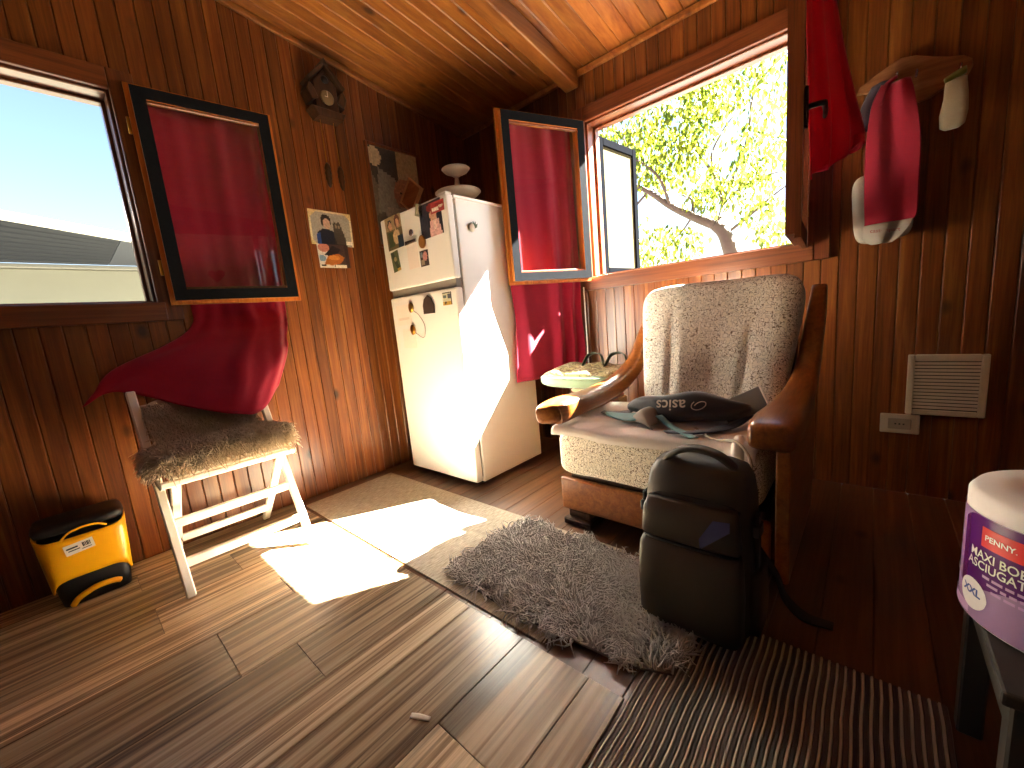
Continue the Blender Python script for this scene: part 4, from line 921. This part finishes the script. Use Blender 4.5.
hd = cr([(-.412, 1.05, .420), (-.398, 1.042, .448), (-.36, 1.036, .474), (-.32, 1.034, .482), (-.275, 1.036, .472), (-.243, 1.042, .446), (-.232, 1.05, .418)], 6)
sweep('grab_handle', hd, [.034]*len(hd), [.016]*len(hd), M_PACK, bp, 14, .6, (0, 1, 0))
mesh('painted_sheen', [(-.290, .9355, .264), (-.226, .9405, .322), (-.226, .9430, .345), (-.262, .9405, .342), (-.292, .9355, .290)], [(0, 1, 2, 3, 4)], plain('blue grey painted reflection', '5a5c86', .25, .2), bp).modifiers.new('t', 'SOLIDIFY').thickness = .0015  # reflection on the upper pocket, laid on as a tinted patch
for s_ in (-1, 1):
    x = -.325+s_*.139
    loft('side_pocket', [(x, 1.05, z0+.02, .012, .05), (x, 1.05, .10, .016, .055), (x, 1.05, .19, .012, .05)], M_PACK, bp, 24, .5)
    sp_ = boxes('strap', [((x-.004, x+.004), (1.02, 1.05), (.20, .34))], M_PACK2, bp, .002)
    box('buckle', (x-.008, x+.008), (1.012, 1.056), (.285, .315), M_BLACKP, sp_, .003)
sheet('shoulder_strap', [[(-.21, 1.15, .20), (-.165, 1.165, .12), (-.145, 1.17, .06), (-.10, 1.18, .016), (-.045, 1.19, .006)], [(-.21, 1.12, .20), (-.165, 1.135, .12), (-.145, 1.14, .055), (-.105, 1.15, .012), (-.045, 1.165, .005)]], M_PACK2, bp, 6, 2, .006)

# ------------------------------------------------------------------ back wall, right hand side
vt = empty('wall_vent', (.215, YB-.012, .34), 'square cream louvred vent grille on the dark back wall', 'vent')
VM = frameM((.2165, YB-.0005, .455), (1, 0, 0), (0, 0, 1), (0, -1, 0))
for x, y in (((-.105, -.085), (-.118, .118)), ((.085, .105), (-.118, .118)), ((-.085, .085), (.092, .118)), ((-.085, .085), (-.118, -.098))): box('frame', x, y, (0, .016), M_PLAST, vt, .004, 2, VM)
box('backing', (-.085, .085), (-.098, .092), (0, .003), M_BLACKP, vt, 0, 1, VM)
for k in range(14): box('slat', (-.085, .085), (-.0050, .0050), (-.001, .001), M_PLAST, vt, .0005, 1, VM @ Matrix.Translation((0, -.088+k*.0132, .009)) @ Matrix.Rotation(R(-22), 4, 'X'))
sk = empty('wall_socket', (.10, YB, .30), 'cream electrical socket below the vent', 'socket')
SM = frameM((.098, YB-.0005, .293), (1, 0, 0), (0, 0, 1), (0, -1, 0))
box('plate', (-.058, .058), (-.04, .04), (0, .009), M_PLAST, sk, .004, 2, SM)
box('insert', (-.034, .034), (-.022, .022), (.009, .012), plain('grey insert', 'a8a090', .5), sk, .003, 2, SM)
boxes('hole', [((x-.0025, x+.0025), (-.0025, .0025), (.0121, .0125)) for x in (-.012, 0, .012)], M_BLACKP, sk, 0, SM)
rk = empty('coat_rack', (.07, YB, 1.56), 'curved pale wooden coat rack on the back wall beside the window', 'coat rack')
RP = [(-.074, 1.569), (-.066, 1.591), (-.024, 1.613), (.015, 1.633), (.045, 1.643), (.082, 1.635), (.126, 1.611), (.168, 1.592), (.199, 1.583), (.219, 1.564), (.222, 1.541), (.212, 1.517), (.194, 1.498), (.153, 1.497), (.126, 1.482), (.097, 1.479), (.067, 1.491), (.056, 1.532), (.05, 1.560), (.032, 1.568), (.001, 1.563), (-.038, 1.562)]
prism('board', [(p[0], p[1]) for p in RP][::-1], .018, W_RACK, rk, frameM((0, YB-.0005, 0), (1, 0, 0), (0, 0, 1), (0, -1, 0)), .003)
for x, z in ((.035, 1.585), (.085, 1.57), (.19, 1.545)): tube('hook', cr([(x, YB-.0185, z), (x, YB-.035, z-.012), (x, YB-.05, z-.012), (x, YB-.058, z+.004)], 5), .0035, M_CHROME, rk, 8)
rb_ = empty('tote_bag', (.02, 2.13, 1.02), 'crimson shopping bag with a pale printed hem hanging from the coat rack', 'bag')
M_TOTE = fabric('crimson tote cloth', 'b01636', .12, 900); M_TOTEW = plain('pale bag lining', 'bdb6a8', .6)
def trow(z, x0, x1, y=2.128): return [(x, y+.008*math.sin(i*2.1+z*7), z) for i, x in enumerate(np.linspace(x0, x1, 5))]
sheet('front', [trow(1.555, -.005, .07), trow(1.49, -.03, .085), trow(1.36, -.04, .105), trow(1.22, -.04, .108), trow(1.10, -.035, .108), trow(1.075, -.035, .098)], M_TOTE, rb_, 8, 6, .004)
puff('lining', (.085, .012, .13), Matrix.Translation((.012, 2.168, 1.145)) @ Matrix.Rotation(R(-4), 4, 'Y'), M_TOTEW, .4, .5, 0, rb_, nu=18, nv=40, wr=lambda v: (v[0], v[1]+.003*math.sin(v[0]*120), v[2]))
sheet('hem', [trow(1.078, -.037, .098, 2.124), trow(1.05, -.038, .088, 2.120), trow(1.02, -.032, .066, 2.122), trow(1.005, -.012, .046, 2.126)], M_TOTEW, rb_, 8, 5, .004)
text('hem_print', 'castoripart', .019, lambda x, y: (.024+x, 2.112, 1.050+y-.10*x), plain('red ink', 'a02030', .6), rb_)
sheet('strap', [[(-.03, 2.125, 1.49), (.0, 2.13, 1.555), (.035, 2.137, 1.578)], [(.0, 2.125, 1.49), (.015, 2.13, 1.545), (.038, 2.137, 1.570)]], M_TOTE, rb_, 5, 2, .004)
tag(sheet('dark_scarf', [[(-.03, 2.155, 1.57), (.0, 2.14, 1.572), (.03, 2.14, 1.568)], [(-.06, 2.155, 1.50), (-.035, 2.14, 1.50), (-.005, 2.145, 1.50)], [(-.055, 2.155, 1.42), (-.045, 2.145, 1.42), (-.03, 2.15, 1.42)]], fabric('dark plum cloth', '2a1a30', .2), None, 6, 6, .006), 'dark plum cloth hanging behind the crimson bag', 'cloth')
mt = empty('oven_mitt', (.185, 2.14, 1.36), 'cream mitt with a green cuff hanging at the right end of the coat rack', 'mitt')
loft('mitt_body', [(.180, 2.145, 1.352, .018, .012), (.180, 2.145, 1.362, .030, .018), (.181, 2.145, 1.40, .034, .022), (.184, 2.145, 1.45, .029, .02), (.182, 2.145, 1.495, .026, .016), (.182, 2.145, 1.505, .025, .014)], fabric('cream cotton', 'b3a283', .3, 500), mt, 24, .7)
loft('cuff', [(.182, 2.145, 1.5055, .026, .015), (.186, 2.145, 1.525, .028, .016)], fabric('green cuff', '7d8a3e', .2), mt, 24, .7, Matrix.Translation((.182, 2.145, 1.505)) @ Matrix.Rotation(R(-22), 4, 'Y') @ Matrix.Translation((-.182, -2.145, -1.505)))
tube('loop', cr([(.19, 2.145, 1.524), (.19, 2.142, 1.545), (.19, 2.135, 1.524)], 5), .0015, M_PAPER, mt, 6)

# ------------------------------------------------------------------ side table and paper roll, near right
M_TBL = plain('dark grey lacquer', '38352f', .5, 0, .2, 20)
tb_ = empty('side_table', (.32, .86, 0), 'low dark side table at the right edge under the paper roll', 'table')
box('table_top', (.138, .53), (.700, 1.04), (.317, .337), M_TBL, tb_, .004, 2)
for x0, x1, y0, y1 in ((.150, .518, .712, .728), (.150, .518, 1.012, 1.028), (.150, .166, .728, 1.012), (.502, .518, .728, 1.012)): box('apron', (x0, x1), (y0, y1), (.262, .3168), M_TBL, tb_, .002)
for x in (.148, .488):
    for y in (.708, .998): box('leg', (x, x+.034), (y, y+.034), (.0005, .3165), M_TBL, tb_, .003)
RC = (.232, .884); RR = .112; RZ0, RZ1 = .3375, .540
pr_ = empty('paper_towel_roll', (RC[0], RC[1], RZ0), 'giant white paper towel roll in a purple printed wrapper on the side table', 'paper roll')
M_TOWEL = plain('white tissue', 'f0ece6', .85, 0, .05, 60, .3)
rl_ = lathe('roll', [(RR-.004, .001), (RR-.001, .006), (RR-.001, RZ1-RZ0-.010), (RR-.008, RZ1-RZ0), (.024, RZ1-RZ0-.001), (.022, RZ1-RZ0-.02)], M_TOWEL, pr_, (RC[0], RC[1], RZ0), 64)
lathe('core', [(.0215, -.02), (.0215, .0012), (.019, .0012), (.019, -.018)], M_CARD, rl_, (RC[0], RC[1], RZ1-.001), 24)
M_PURP = plain('purple film', '5a1a6e', .25, 0, .06, 10, 0, .4); M_LILAC = plain('lilac film', 'b090bc', .25, 0, .08, 10, 0, .4); M_PWHITE = plain('white print', 'f4f0ee', .35); M_PRED = plain('red print', 'd81e26', .35); M_PBLUE = plain('blue print', '2a4a9a', .4); M_PINK = plain('pale lilac print', 'c9a0d0', .4)
def oncyl(r, ang0=R(-132)):
    return lambda s, z: (RC[0]+r*math.cos(ang0+s/RR), RC[1]+r*math.sin(ang0+s/RR), RZ0+z)
def wrap(name, r, s0, s1, zlo, zhi, mat, n=40, m=6):
    f = oncyl(r); V = []; F = []
    for j in range(m+1):
        for i in range(n+1):
            s = s0+(s1-s0)*i/n; a, b2 = zlo(s), zhi(s); V.append(f(s, a+(b2-a)*j/m))
    for j in range(m):
        for i in range(n): F.append((j*(n+1)+i, j*(n+1)+i+1, (j+1)*(n+1)+i+1, (j+1)*(n+1)+i))
    return mesh(name, V, F, mat, pr_, True)
full = math.pi*RR*.999
wrap('wrapper', RR+.0005, -full, full, lambda s: .006, lambda s: .172, M_LILAC, 90, 2)
wrap('wrapper_print', RR+.0011, -.078, .20, lambda s: .066+.014*math.sin(s*26+.6), lambda s: .171-.02*max(0, (-.05-s)/.035)**2, M_PURP)
wrap('brand_tag', RR+.0017, -.042, .010, lambda s: .128, lambda s: .158, M_PRED, 14, 2)
f2 = oncyl(RR+.0023)
text('brand_lettering', 'PENNY.', .0115, lambda x, y: f2(x-.017, y+.143), M_PWHITE, pr_, 0, .0002)
text('product_lettering', 'MAXI BOBINA', .0185, lambda x, y: f2(x*.85-.008, y+.114), M_PWHITE, pr_, 0, .00025)
text('product_lettering', 'ASCIUGATUTTO', .0185, lambda x, y: f2(x*.85-.002, y+.098), M_PWHITE, pr_, 0, .00025)
for wv, s0, s1 in ((.084, -.035, .06), (.075, -.028, .045), (.066, -.022, .03)):   # lines of print too small to read
    x = s0
    while x < s1: q = rnd.uniform(.006, .014); wrap('small_print', RR+.0022, x, x+q, lambda s, wv=wv: wv-.002, lambda s, wv=wv: wv+.0022, M_PINK, 4, 1); x += q+.003
wrap('emblem', RR+.0018, -.074, -.026, lambda s: .046-.024*math.sqrt(max(0, 1-((s+.05)/.0241)**2)), lambda s: .046+.024*math.sqrt(max(0, 1-((s+.05)/.0241)**2)), M_PWHITE, 20, 4)
text('emblem_lettering', 'XXL', .016, lambda x, y: oncyl(RR+.0025)(x-.05, y+.050), M_PBLUE, pr_, 0, .0006)
wrap('wrapper_print', RR+.0012, -.12, -.055, lambda s: .010, lambda s: .024, M_PINK, 12, 2)

tag(sheet('paper_scrap', [[(-.735, .378, .0085), (-.715, .386, .013), (-.692, .398, .009)], [(-.730, .368, .0085), (-.710, .376, .010), (-.688, .390, .0085)]], M_PAPER, None, 4, 3, .001), 'tiny pale scrap lying on the brown vinyl planks', 'scrap')
